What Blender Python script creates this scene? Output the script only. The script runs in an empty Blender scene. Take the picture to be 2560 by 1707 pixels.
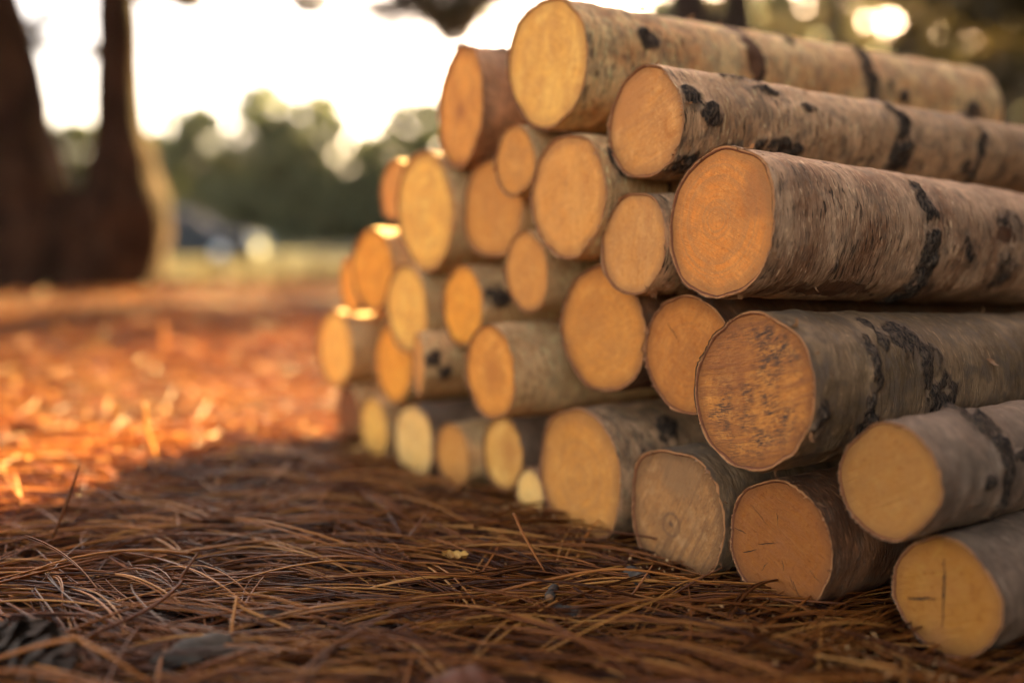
import bpy, math, random
import numpy as np
from mathutils import Vector, Matrix

random.seed(7)
rng = np.random.default_rng(11)
scene = bpy.context.scene
col = scene.collection
PI = math.pi
R_ = math.radians

# ------------------------------------------------------------------ noise
def vnoise(p, seed=0):
    p = np.asarray(p, dtype=np.float64)
    i = np.floor(p).astype(np.int64)
    f = p - i
    f = f * f * (3 - 2 * f)
    def h(ix, iy, iz):
        n = (ix * 73856093) ^ (iy * 19349663) ^ (iz * 83492791) ^ (seed * 2654435 + 977)
        n = (n ^ (n >> 13)) * 1274126177
        n = n & 0x7fffffff
        n = (n ^ (n >> 16)) & 0xffff
        return n / 32767.5 - 1.0
    x, y, z = i[..., 0], i[..., 1], i[..., 2]
    fx, fy, fz = f[..., 0], f[..., 1], f[..., 2]
    def lerp(a, b, t): return a + (b - a) * t
    return lerp(lerp(lerp(h(x, y, z), h(x + 1, y, z), fx), lerp(h(x, y + 1, z), h(x + 1, y + 1, z), fx), fy),
                lerp(lerp(h(x, y, z + 1), h(x + 1, y, z + 1), fx), lerp(h(x, y + 1, z + 1), h(x + 1, y + 1, z + 1), fx), fy), fz)

def fbm(p, seed=0, oct=3):
    p = np.asarray(p, dtype=np.float64)
    a, s, o = 1.0, 1.0, 0
    for k in range(oct):
        o = o + a * vnoise(p * s, seed + k * 17)
        a *= .5
        s *= 2.03
    return o

# ------------------------------------------------------------------ object helpers
def link(name, me, mat=None, parent=None):
    o = bpy.data.objects.new(name, me)
    col.objects.link(o)
    if mat is not None:
        me.materials.append(mat)
    if parent is not None:
        o.parent = parent
    return o

def mesh_np(name, verts, quads=None, tris=None, mat=None, parent=None, attrs=None, smooth=True):
    me = bpy.data.meshes.new(name)
    verts = np.asarray(verts, dtype=np.float32).reshape(-1, 3)
    loops, starts, n = [], [], 0
    if quads is not None and len(quads):
        q = np.asarray(quads, dtype=np.int32).reshape(-1, 4)
        loops.append(q.ravel()); starts.append(np.arange(len(q)) * 4); n = q.size
    if tris is not None and len(tris):
        t = np.asarray(tris, dtype=np.int32).reshape(-1, 3)
        loops.append(t.ravel()); starts.append(n + np.arange(len(t)) * 3)
    loops = np.concatenate(loops).astype(np.int32)
    starts = np.concatenate(starts).astype(np.int32)
    me.vertices.add(len(verts)); me.vertices.foreach_set('co', verts.ravel())
    me.loops.add(len(loops)); me.loops.foreach_set('vertex_index', loops)
    me.polygons.add(len(starts)); me.polygons.foreach_set('loop_start', starts)
    if attrs:
        for k, v in attrs.items():
            a = me.attributes.new(k, 'FLOAT', 'POINT')
            a.data.foreach_set('value', np.asarray(v, dtype=np.float32).ravel())
    me.update(calc_edges=True)
    me.validate()
    if smooth:
        me.polygons.foreach_set('use_smooth', np.ones(len(me.polygons), dtype=bool))
    return link(name, me, mat, parent)

def tag(o, label=None, cat=None, group=None, kind=None):
    if label: o['label'] = label
    if cat: o['category'] = cat
    if group: o['group'] = group
    if kind: o['kind'] = kind
    return o

def empty(name, loc, label, cat, group=None):
    o = bpy.data.objects.new(name, None)
    col.objects.link(o)
    o.location = loc
    o.empty_display_size = .05
    return tag(o, label, cat, group)

def grid_faces(nu, nv, wrap_v=False, off=0):
    """nu rows of nv vertices each."""
    i = np.arange(nu - 1)[:, None]
    j = np.arange(nv if wrap_v else nv - 1)[None, :]
    j2 = (j + 1) % nv
    f = np.stack([i * nv + j, (i + 1) * nv + j, (i + 1) * nv + j2, i * nv + j2], -1)
    return f.reshape(-1, 4) + off

def tube_np(pts, rad, sides=10, nz=0.0, nscale=8.0, seed=0, cap=True, flat=1.0):
    """tube along a polyline; returns verts, quads, tris"""
    pts = np.asarray(pts, float); rad = np.asarray(rad, float)
    n = len(pts)
    t = np.gradient(pts, axis=0)
    t /= np.linalg.norm(t, axis=1)[:, None] + 1e-9
    ref = np.array([0, 0, 1.]) if abs(t[:, 2]).mean() < .8 else np.array([1., 0, 0])
    a = np.cross(t, ref); a /= np.linalg.norm(a, axis=1)[:, None] + 1e-9
    b = np.cross(t, a)
    ph = np.arange(sides) * 2 * PI / sides
    d = a[:, None] * np.cos(ph)[None, :, None] + b[:, None] * np.sin(ph)[None, :, None] * flat
    rr = rad[:, None].repeat(sides, 1)
    if nz:
        rr = rr * (1 + nz * fbm((pts[:, None] + d * rad[:, None, None]) * nscale, seed))
    v = (pts[:, None] + d * rr[..., None]).reshape(-1, 3)
    q = grid_faces(n, sides, True)
    tr = []
    if cap:
        v = np.vstack([v, pts[:1], pts[-1:]])
        c0, c1 = n * sides, n * sides + 1
        for k in range(sides):
            tr.append((c0, k, (k + 1) % sides))
            tr.append((c1, (n - 1) * sides + (k + 1) % sides, (n - 1) * sides + k))
    return v, q, np.array(tr, int).reshape(-1, 3)

def smooth_path(ctrl, n):
    """Catmull-Rom through control rows (any width)"""
    c = np.asarray(ctrl, float)
    c = np.vstack([2 * c[0] - c[1], c, 2 * c[-1] - c[-2]])
    m = len(c) - 3
    out = []
    for u in np.linspace(0, m - 1e-6, n):
        k = int(u); t = u - k
        p0, p1, p2, p3 = c[k:k + 4]
        out.append(.5 * ((2 * p1) + (-p0 + p2) * t + (2 * p0 - 5 * p1 + 4 * p2 - p3) * t * t + (-p0 + 3 * p1 - 3 * p2 + p3) * t ** 3))
    return np.array(out)

def merge(parts):
    V, Q, T, o = [], [], [], 0
    for v, q, t in parts:
        V.append(v); Q.append(np.asarray(q).reshape(-1, 4) + o); T.append(np.asarray(t, int).reshape(-1, 3) + o)
        o += len(v)
    return np.vstack(V), np.vstack(Q), np.vstack(T)

# ------------------------------------------------------------------ node helper
class NT:
    def __init__(self, name):
        self.mat = bpy.data.materials.new(name)
        self.mat.use_nodes = True
        self.t = self.mat.node_tree
        self.t.nodes.clear()
        self.out = self.t.nodes.new('ShaderNodeOutputMaterial')
    def n(self, typ, **props):
        nd = self.t.nodes.new('ShaderNode' + typ)
        for k, v in props.items(): setattr(nd, k, v)
        return nd
    def put(self, sock, v):
        if isinstance(v, bpy.types.NodeSocket): self.t.links.new(v, sock)
        elif v is not None:
            if sock.type == 'RGBA' and len(v) == 3: v = (*v, 1)
            sock.default_value = v
    def m(self, op, a, b=None, c=None, clamp=False):
        nd = self.n('Math', operation=op, use_clamp=clamp)
        for i, x in enumerate((a, b, c)):
            if x is not None: self.put(nd.inputs[i], x)
        return nd.outputs[0]
    def vm(self, op, a, b=None):
        nd = self.n('VectorMath', operation=op)
        self.put(nd.inputs[0], a)
        if b is not None: self.put(nd.inputs[1], b)
        return nd.outputs[0]
    def noise(self, vec, scale, detail=3, rough=.55, dist=0):
        nd = self.n('TexNoise')
        self.put(nd.inputs['Vector'], vec)
        nd.inputs['Scale'].default_value = scale
        nd.inputs['Detail'].default_value = detail
        nd.inputs['Roughness'].default_value = rough
        nd.inputs['Distortion'].default_value = dist
        return nd.outputs['Fac']
    def step(self, x, lo, hi, a=0., b=1.):
        nd = self.n('MapRange', interpolation_type='SMOOTHSTEP')
        self.put(nd.inputs[0], x)
        nd.inputs[1].default_value = lo; nd.inputs[2].default_value = hi
        nd.inputs[3].default_value = a; nd.inputs[4].default_value = b
        return nd.outputs[0]
    def mix(self, f, a, b, mode='MIX'):
        nd = self.n('Mix', data_type='RGBA', blend_type=mode)
        self.put(nd.inputs[0], f); self.put(nd.inputs[6], a); self.put(nd.inputs[7], b)
        return nd.outputs[2]
    def obj(self):
        return self.n('TexCoord').outputs['Object']
    def rand(self):
        return self.n('ObjectInfo').outputs['Random']
    def attr(self, name):
        return self.n('Attribute', attribute_name=name).outputs['Fac']
    def sep(self, v):
        nd = self.n('SeparateXYZ'); self.put(nd.inputs[0], v)
        return nd.outputs
    def comb(self, x, y, z):
        nd = self.n('CombineXYZ')
        for i, a in enumerate((x, y, z)): self.put(nd.inputs[i], a)
        return nd.outputs[0]
    def ramp(self, f, stops):
        nd = self.n('ValToRGB')
        e = nd.color_ramp.elements
        while len(e) < len(stops): e.new(.5)
        for s, (p, c) in zip(e, stops):
            s.position = p; s.color = (*c, 1)
        self.put(nd.inputs[0], f)
        return nd.outputs[0]
    def bump(self, h, strength=.5, dist=.002):
        nd = self.n('Bump')
        nd.inputs['Strength'].default_value = strength
        nd.inputs['Distance'].default_value = dist
        self.put(nd.inputs['Height'], h)
        return nd.outputs[0]
    def finish(self, color, rough=.7, normal=None, spec=.3, **kw):
        b = self.n('BsdfPrincipled')
        self.put(b.inputs['Base Color'], color)
        self.put(b.inputs['Roughness'], rough)
        b.inputs['Specular IOR Level'].default_value = spec
        if normal is not None: self.put(b.inputs['Normal'], normal)
        for k, v in kw.items(): self.put(b.inputs[k.replace('_', ' ')], v)
        self.t.links.new(b.outputs[0], self.out.inputs[0])
        self.bsdf = b
        return self.mat
    def translucent(self, color, amount):
        """mix a translucent lobe into what finish() made (leaves, thin bark, dry needles)"""
        tr = self.n('BsdfTranslucent'); self.put(tr.inputs[0], color)
        mx = self.n('MixShader'); mx.inputs[0].default_value = amount
        self.t.links.new(self.bsdf.outputs[0], mx.inputs[1])
        self.t.links.new(tr.outputs[0], mx.inputs[2])
        self.t.links.new(mx.outputs[0], self.out.inputs[0])
        return self.mat

# ------------------------------------------------------------------ materials
def bark_mat(name, pale, mid, dark=(.035, .024, .017), lent=.5, orange=.35, grime=.4):
    t = NT(name)
    rnd = t.m('MULTIPLY', t.rand(), 37.0)
    p = t.vm('ADD', t.obj(), t.comb(rnd, t.m('MULTIPLY', rnd, .7), t.m('MULTIPLY', rnd, 1.3)))
    streak = t.noise(t.vm('MULTIPLY', p, (120., 20., 20.)), 1.0, 5, .68, .8)
    fine = t.noise(t.vm('MULTIPLY', p, (900., 130., 130.)), 1.0, 3, .6)
    big = t.noise(p, 14.0, 4, .6)
    patch = t.noise(p, 42.0, 3, .55, .5)
    c = t.mix(t.step(big, .36, .62), pale, tuple(v * .82 for v in mid))
    big2 = t.noise(t.vm('MULTIPLY', p, (26., 13., 13.)), 1.0, 4, .65, .8)
    c = t.mix(t.step(big2, .54, .68, 0, .5), c, tuple(v * k for v, k in zip(mid, (.72, .62, .55))))
    c = t.mix(t.step(streak, .46, .72, 0, .55), c, tuple(x * .62 for x in mid))
    c = t.mix(t.step(fine, .48, .74, 0, .45), c, tuple(min(.85, x * 1.5) for x in pale))
    c = t.mix(t.step(fine, .44, .26, 0, .35), c, tuple(x * .45 for x in mid))
    # orange flakes where the outer skin has peeled
    fl = t.noise(t.vm('MULTIPLY', p, (110., 34., 34.)), 1.0, 3, .6, .8)
    c = t.mix(t.m('MULTIPLY', t.step(fl, .60, .68), orange), c, (.36, .19, .085))
    # lenticels: short dark dashes round the stem
    l1 = t.noise(t.vm('MULTIPLY', p, (360., 58., 58.)), 1.0, 2, .55, .35)
    l2 = t.noise(t.vm('MULTIPLY', p, (230., 42., 42.)), 1.0, 2, .5, .6)
    dens = t.step(t.noise(p, 19., 2), .35, .62, .35, 1.)
    lm = t.m('MULTIPLY', t.m('MULTIPLY', t.m('MAXIMUM', t.step(l1, .60, .66), t.step(l2, .64, .68)), dens), lent, clamp=True)
    pf = t.noise(t.vm('MULTIPLY', p, (420., 75., 75.)), 1.0, 2, .55, .5)
    c = t.mix(t.step(pf, .60, .70, 0, .7), c, tuple(min(.85, v * 1.7) for v in pale))
    c = t.mix(lm, c, (.055, .028, .016))
    # grime
    c = t.mix(t.m('MULTIPLY', t.step(patch, .46, .70), grime), c, (.115, .076, .048))
    gr2 = t.noise(t.vm('MULTIPLY', p, (60., 30., 30.)), 1., 5, .7, 1.2)
    c = t.mix(t.m('MULTIPLY', t.step(gr2, .50, .66), grime), c, (.15, .10, .065))
    # scars: black rough plates with broken edges
    sc = t.attr('scar')
    sn = t.noise(t.vm('MULTIPLY', p, (130., 60., 60.)), 1.0, 6, .7, .4)
    s1 = t.m('ADD', sc, t.m('MULTIPLY', t.m('SUBTRACT', sn, .5), 2.3))
    sm = t.m('MULTIPLY', t.step(s1, .40, .66), t.step(sc, .02, .1))
    crk = t.noise(t.vm('MULTIPLY', p, (420., 160., 160.)), 1.0, 4, .65)
    c = t.mix(sm, c, t.mix(t.step(crk, .40, .66), dark, (.15, .095, .06)))
    # brown peeled patches
    halo = t.m('MULTIPLY', t.step(t.m('ADD', sc, t.m('MULTIPLY', t.m('SUBTRACT', gr2, .5), 1.4)), .05, .5), t.m('SUBTRACT', 1.0, sm))
    c = t.mix(t.m('MULTIPLY', halo, .55), c, (.16, .095, .058))
    pe = t.attr('peel')
    p1 = t.m('ADD', pe, t.m('MULTIPLY', t.m('SUBTRACT', sn, .5), 1.8))
    pm = t.m('MULTIPLY', t.step(p1, .42, .52), t.step(pe, .02, .1))
    c = t.mix(pm, c, t.mix(streak, (.20, .085, .04), (.10, .045, .022)))
    h = t.m('ADD', t.m('MULTIPLY', streak, .5), t.m('MULTIPLY', fine, .35))
    h = t.m('ADD', h, t.m('MULTIPLY', fl, .5))
    h = t.m('SUBTRACT', h, t.m('MULTIPLY', lm, .5))
    h = t.m('ADD', h, t.m('MULTIPLY', sm, t.m('MULTIPLY', crk, 1.6)))
    h = t.m('SUBTRACT', h, t.m('MULTIPLY', pm, .6))
    return t.finish(c, t.m('ADD', .66, t.m('MULTIPLY', sm, .25)), t.bump(h, 1.0, .0036), .16)

def seg_mask(t, y, z, a, b, w):
    """soft mask round the segment a-b in the plane of the cut"""
    ay, az = a; by, bz = b
    dy, dz = by - ay, bz - az
    L2 = dy * dy + dz * dz
    py = t.m('SUBTRACT', y, ay); pz = t.m('SUBTRACT', z, az)
    k = t.m('DIVIDE', t.m('ADD', t.m('MULTIPLY', py, dy), t.m('MULTIPLY', pz, dz)), L2, clamp=True)
    ey = t.m('SUBTRACT', py, t.m('MULTIPLY', k, dy)); ez = t.m('SUBTRACT', pz, t.m('MULTIPLY', k, dz))
    d = t.m('SQRT', t.m('ADD', t.m('MULTIPLY', ey, ey), t.m('MULTIPLY', ez, ez)))
    taper = t.m('SUBTRACT', 1.0, t.m('MULTIPLY', t.m('ABSOLUTE', t.m('SUBTRACT', k, .45)), 1.3))
    return t.m('SUBTRACT', 1.0, t.m('DIVIDE', d, t.m('ADD', t.m('MULTIPLY', taper, w), .00005)), clamp=True)

def face_mat(name, base, dark, ring=.25, saw=.0, saw_deg=160, mould=.0, pith=(0, 0), heart=.0, heart_r=.02,
             cracks=(), eye=0.0, specks=.5, pale=.0, rim=.5, fuzz=.4, stain=None):
    t = NT(name)
    rnd = t.m('MULTIPLY', t.rand(), 23.0)
    o = t.obj()
    x, y, z = t.sep(o)
    off = t.comb(rnd, rnd, rnd)
    p = t.vm('ADD', o, off)
    wob = t.noise(p, 38.0, 3, .5)
    py = t.m('SUBTRACT', y, pith[0]); pz = t.m('SUBTRACT', z, pith[1])
    rad = t.m('SQRT', t.m('ADD', t.m('MULTIPLY', py, py), t.m('MULTIPLY', pz, pz)))
    rw = t.m('ADD', rad, t.m('MULTIPLY', wob, .006))
    rings = t.noise(t.comb(t.m('MULTIPLY', rw, 330.0), rnd, 0.0), 1.0, 2, .5)
    cloud = t.noise(p, 30.0, 4, .6, .6)
    grain = t.noise(p, 900.0, 2, .6)
    c = t.mix(t.step(cloud, .30, .68), tuple(min(.9, a * 1.1) for a in base), tuple(a * .5 + b * .5 for a, b in zip(base, dark)))
    c = t.mix(t.m('MULTIPLY', t.step(rings, .44, .62), min(.75, ring * 1.7)), c, dark)
    ray_ = t.noise(t.comb(t.m('MULTIPLY', t.m('ARCTAN2', pz, py), 24.0), t.m('MULTIPLY', rad, 55.0), rnd), 1.0, 3, .6)
    c = t.mix(t.step(ray_, .56, .74, 0, .35), c, dark)
    lift = tuple(min(.92, v * k) for v, k in zip(base, (1.28, 1.55, 2.1)))
    sink = tuple(v * k for v, k in zip(base, (.62, .46, .34)))
    fl1 = t.noise(p, 260.0, 3, .65, .4); fl2 = t.noise(t.vm('ADD', p, (3.1, 1.7, .9)), 210.0, 3, .7, .4)
    md1 = t.noise(t.vm('ADD', p, (7.1, 2.7, 5.9)), 46.0, 4, .6, .8)
    c = t.mix(t.step(md1, .50, .72, 0, .55), c, lift)
    c = t.mix(t.step(md1, .44, .26, 0, .50), c, sink)
    c = t.mix(t.step(fl1, .54, .70, 0, .60), c, lift)
    c = t.mix(t.step(fl2, .55, .70, 0, .55), c, sink)
    dirt = t.noise(p, 75.0, 5, .7, 1.)
    c = t.mix(t.step(dirt, .56, .74, 0, .40), c, tuple(v * .8 for v in dark))
    c = t.mix(t.m('MULTIPLY', t.step(grain, .45, .8), fuzz), c, tuple(min(.9, v * k) for v, k in zip(base, (1.25, 1.35, 1.6))))
    if pale:
        pb = t.noise(t.vm('MULTIPLY', p, (1., 38., 11.)), 1.0, 4, .55, 1.)
        c = t.mix(t.m('MULTIPLY', t.step(pb, .42, .75), pale), c, tuple(min(.9, v * k) for v, k in zip(base, (1.25, 1.45, 1.8))))
    h = t.m('ADD', t.m('MULTIPLY', grain, .5), t.m('MULTIPLY', rings, .3))
    if saw:
        a = R_(saw_deg)
        q = t.m('ADD', t.m('MULTIPLY', y, -math.sin(a)), t.m('MULTIPLY', z, math.cos(a)))
        s = t.m('ADD', t.m('MULTIPLY', y, math.cos(a)), t.m('MULTIPLY', z, math.sin(a)))
        q = t.m('ADD', q, t.m('MULTIPLY', t.m('MULTIPLY', s, s), 1.1))
        sw = t.noise(t.comb(t.m('MULTIPLY', q, 215.), t.m('MULTIPLY', s, 16.), rnd), 1.0, 4, .68)
        sf = t.noise(t.comb(t.m('MULTIPLY', q, 820.), t.m('MULTIPLY', s, 120.), rnd), 1.0, 3, .65)
        c = t.mix(t.m('MULTIPLY', t.step(sw, .45, .68), saw), c, dark)
        c = t.mix(t.m('MULTIPLY', t.step(sf, .5, .72), saw * .8), c, tuple(v * .6 for v in dark))
        c = t.mix(t.m('MULTIPLY', t.step(sw, .28, .42, 1, 0), saw * .4), c, tuple(min(1, v * 1.18) for v in base))
        h = t.m('ADD', h, t.m('ADD', t.m('MULTIPLY', sw, 1.4), t.m('MULTIPLY', sf, .8)))
        if mould:
            big = t.noise(p, 33.0, 3, .55)
            msk = t.m('MULTIPLY', t.step(big, .40, .66), t.step(t.m('ADD', t.m('MULTIPLY', grain, .35), t.m('MULTIPLY', sf, .75)), .46, .62))
            c = t.mix(t.m('MULTIPLY', msk, mould), c, (.045, .033, .026))
    if heart:
        hm = t.m('MULTIPLY', t.step(t.m('ADD', rad, t.m('MULTIPLY', t.m('SUBTRACT', wob, .5), .02)), heart_r, heart_r * .15), heart)
        c = t.mix(hm, c, dark)
    if stain:
        sy, sz, sr, sc_, sa = stain
        dy = t.m('SUBTRACT', y, sy); dz = t.m('SUBTRACT', z, sz)
        dd = t.m('ADD', t.m('SQRT', t.m('ADD', t.m('MULTIPLY', dy, dy), t.m('MULTIPLY', dz, dz))), t.m('MULTIPLY', t.m('SUBTRACT', wob, .5), .03))
        c = t.mix(t.m('MULTIPLY', t.step(dd, sr, sr * .4), sa), c, sc_)
    if eye:
        e = t.m('ABSOLUTE', t.m('SUBTRACT', rw, eye + .003))
        c = t.mix(t.step(t.m('ADD', e, t.m('MULTIPLY', t.m('SUBTRACT', cloud, .5), .004)), .0026, .0002, 0, .55), c, (.12, .06, .03))
        c = t.mix(t.step(rw, .007, .0045, 0, .8), c, (.09, .045, .025))
    sp = t.noise(p, 560.0, 2, .6)
    c = t.mix(t.m('MULTIPLY', t.step(sp, .69, .76), specks), c, (.13, .06, .03))
    edge = t.attr('edge')
    c = t.mix(t.m('MULTIPLY', t.step(t.m('ADD', edge, t.m('MULTIPLY', wob, .22)), .90, 1.10), min(1, rim * 1.3)), c, tuple(v * .7 for v in dark))
    for a, b, w in cracks:
        wy = t.m('ADD', y, t.m('MULTIPLY', t.m('SUBTRACT', t.noise(p, 140., 2), .5), .0035))
        wz = t.m('ADD', z, t.m('MULTIPLY', t.m('SUBTRACT', t.noise(p, 120., 2), .5), .0035))
        k = t.step(seg_mask(t, wy, wz, a, b, w), .15, .6)
        c = t.mix(k, c, (.05, .025, .013))
        h = t.m('SUBTRACT', h, t.m('MULTIPLY', k, 2.0))
    return t.finish(c, .75, t.bump(t.m('ADD', h, t.m('MULTIPLY', fl1, .8)), .7, .0016), .15)

def simple_mat(name, c1, c2, scale, rough=.8, bump=.5, bdist=.003, spec=.25, stretch=(1, 1, 1), detail=4):
    t = NT(name)
    p = t.vm('MULTIPLY', t.obj(), tuple(float(v) for v in stretch))
    n = t.noise(p, scale, detail, .62, .2)
    c = t.mix(t.step(n, .32, .7), c1, c2)
    return t.finish(c, rough, t.bump(n, bump, bdist) if bump else None, spec)

def leaf_mat(name, c1, c2, tr=.35, trc=None, rough=.55):
    t = NT(name)
    a = t.attr('tone')
    c = t.mix(a, c1, c2)
    t.finish(c, rough, None, .3)
    return t.translucent(trc or c, tr)

M = {}
t = NT('inner_bark')
_o = t.obj(); _n = t.noise(_o, 160, 4, .65)
_c = t.mix(t.step(t.m('ADD', t.attr('out'), t.m('MULTIPLY', t.m('SUBTRACT', _n, .5), .7)), .35, .65), t.mix(_n, (.22, .075, .03), (.12, .042, .02)), t.mix(_n, (.46, .215, .085), (.30, .115, .042)))
M['inner'] = t.finish(_c, .85, t.bump(_n, .8, .002), .15)
M['curl'] = NT('peeled_bark')
_t = M['curl']; _n = _t.noise(_t.vm('MULTIPLY', _t.obj(), (300., 60., 60.)), 1., 3)
_c = _t.mix(_t.step(_n, .3, .7), (.40, .21, .10), (.22, .095, .04))
_t.finish(_c, .6, _t.bump(_n, .4, .001), .3); M['curl'] = _t.translucent((.6, .3, .12), .25)

# ------------------------------------------------------------------ terrain
def sstep(x, a, b):
    t = np.clip((x - a) / (b - a), 0, 1)
    return t * t * (3 - 2 * t)

def ground_z(x, y):
    x = np.asarray(x, float); y = np.asarray(y, float)
    z = np.zeros(np.broadcast(x, y).shape)
    d = np.hypot(x, y)
    P = np.stack([x + 0 * y, y + 0 * x, 0 * x + 0 * y], -1)
    z = z + .006 * fbm(P * 3.1, 5) * sstep(d, .2, .6)
    z = z + .034 * sstep(y, 1.7, 4.0) * (1 - .8 * sstep(y, 5, 8)) * (1 - sstep(y, 12, 18)) * fbm(P * 1.7, 9)
    z = z - .30 * sstep(y, 8.5, 20) + .36 * sstep(y, 30, 46)
    z = z + .05 * sstep(d, 10, 20) * fbm(P * .35, 3)
    return z - .012

def sheet(name, xs, ys, dz, mat):
    X, Y = np.meshgrid(xs, ys)
    Z = ground_z(X, Y) + dz(X, Y)
    v = np.stack([X, Y, Z], -1).reshape(-1, 3)
    return mesh_np(name, v, grid_faces(len(ys), len(xs)), None, mat)

def geo(a, b, n, k=1.0):
    s = np.linspace(-1, 1, n)
    return (a + b) / 2 + np.sign(s) * np.abs(s) ** k * (b - a) / 2

# soil under the needles
t = NT('forest_soil')
o = t.obj()
n1 = t.noise(o, 9.0, 5, .65); n2 = t.noise(t.vm('MULTIPLY', o, (40., 160., 60.)), 1., 4, .6, 1.5); n3 = t.noise(o, 1.3, 3)
c = t.mix(t.step(n2, .35, .7), (.020, .011, .007), (.10, .040, .015))
c = t.mix(t.step(n1, .45, .7, 0, .6), c, (.035, .02, .012))
c = t.mix(t.step(n3, .45, .65, 0, .35), c, (.21, .10, .04))
M['soil'] = t.finish(c, .85, t.bump(t.m('ADD', n1, n2), .8, .01), .2)
# dry pale meadow
t = NT('meadow')
o = t.obj()
n1 = t.noise(o, .5, 4, .6); n2 = t.noise(t.vm('MULTIPLY', o, (6., 3., 1.)), 1., 4, .6)
c = t.mix(t.step(n1, .35, .65), (.095, .092, .056), (.14, .118, .072))
c = t.mix(t.step(n2, .4, .7, 0, .6), c, (.065, .075, .042))
M['meadow'] = t.finish(c, .9, None, .1)

xs = np.concatenate([-np.geomspace(260, 1.3, 60), np.linspace(-1.2, 1.2, 61), np.geomspace(1.3, 260, 60)])
ys = np.concatenate([[-40, -12, -5, -2, -1], np.linspace(-.4, 2.4, 71), np.geomspace(2.45, 14, 60)])
tag(sheet('forest_floor', xs, ys, lambda X, Y: 0, M['soil']), kind='structure')
ys2 = np.concatenate([np.geomspace(9.0, 320, 70)])
xs2 = np.concatenate([-np.geomspace(300, .5, 45), np.geomspace(.5, 300, 45)])
tag(sheet('meadow', xs2, ys2, lambda X, Y: .02 * sstep(Y, 9, 9.6) + .004 - .06 * (1 - sstep(Y, 9.0, 9.5)), M['meadow']), kind='structure')

# ------------------------------------------------------------------ the birch logs
YAW = 34.0
BARK = {
 'tan':   bark_mat('birch_bark_tan', (0.503, 0.26, 0.129), (0.347, 0.165, 0.0771)),
 'warm':  bark_mat('birch_bark_warm', (0.8, 0.501, 0.22), (0.754, 0.328, 0.113), lent=.85, orange=.85, grime=.5),
 'pink':  bark_mat('birch_bark_pinkish', (0.55, 0.314, 0.17), (0.294, 0.13, 0.0593), lent=.9, orange=.35),
 'grey':  bark_mat('birch_bark_grey', (0.283, 0.168, 0.0849), (0.154, 0.0886, 0.0394), lent=.3, orange=.15, grime=.75),
 'white': bark_mat('birch_bark_white', (0.274, 0.177, 0.113), (0.198, 0.121, 0.0755), lent=.45, orange=.15, grime=.5),
 'beige': bark_mat('birch_bark_beige', (0.656, 0.365, 0.181), (0.454, 0.234, 0.108), lent=.95, orange=.55, grime=.6),
 'light': bark_mat('birch_bark_bounce_lit', (0.782, 0.463, 0.205), (0.598, 0.312, 0.122), lent=.5, orange=.4, grime=.15),  # paler bark carries the bounce glow on the left logs
 'dark':  bark_mat('birch_bark_dark', (0.217, 0.0902, 0.0385), (0.119, 0.047, 0.0195), lent=.5, orange=.3),
}
OR = (0.597, 0.204, 0.0343); ORD = (0.42, 0.14, 0.0344)      # fresh orange cut
TN = (0.561, 0.226, 0.0506); TND = (0.36, 0.153, 0.0516)        # tan cut
PL = (0.721, 0.349, 0.0631); PLD = (0.52, 0.225, 0.0645)       # pale cut
GR = (0.375, 0.163, 0.05); GRD = (.20, .092, .036)        # weathered cut
YL = (0.301, 0.114, 0.0168); YLD = (0.36, 0.144, 0.0344)  # yellow cut, darkened to carry the dimmer lower right
BR = (0.253, 0.077, 0.0116); BRD = (0.27, 0.0945, 0.0292)  # brown cut with the shade of the lower right put in

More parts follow.
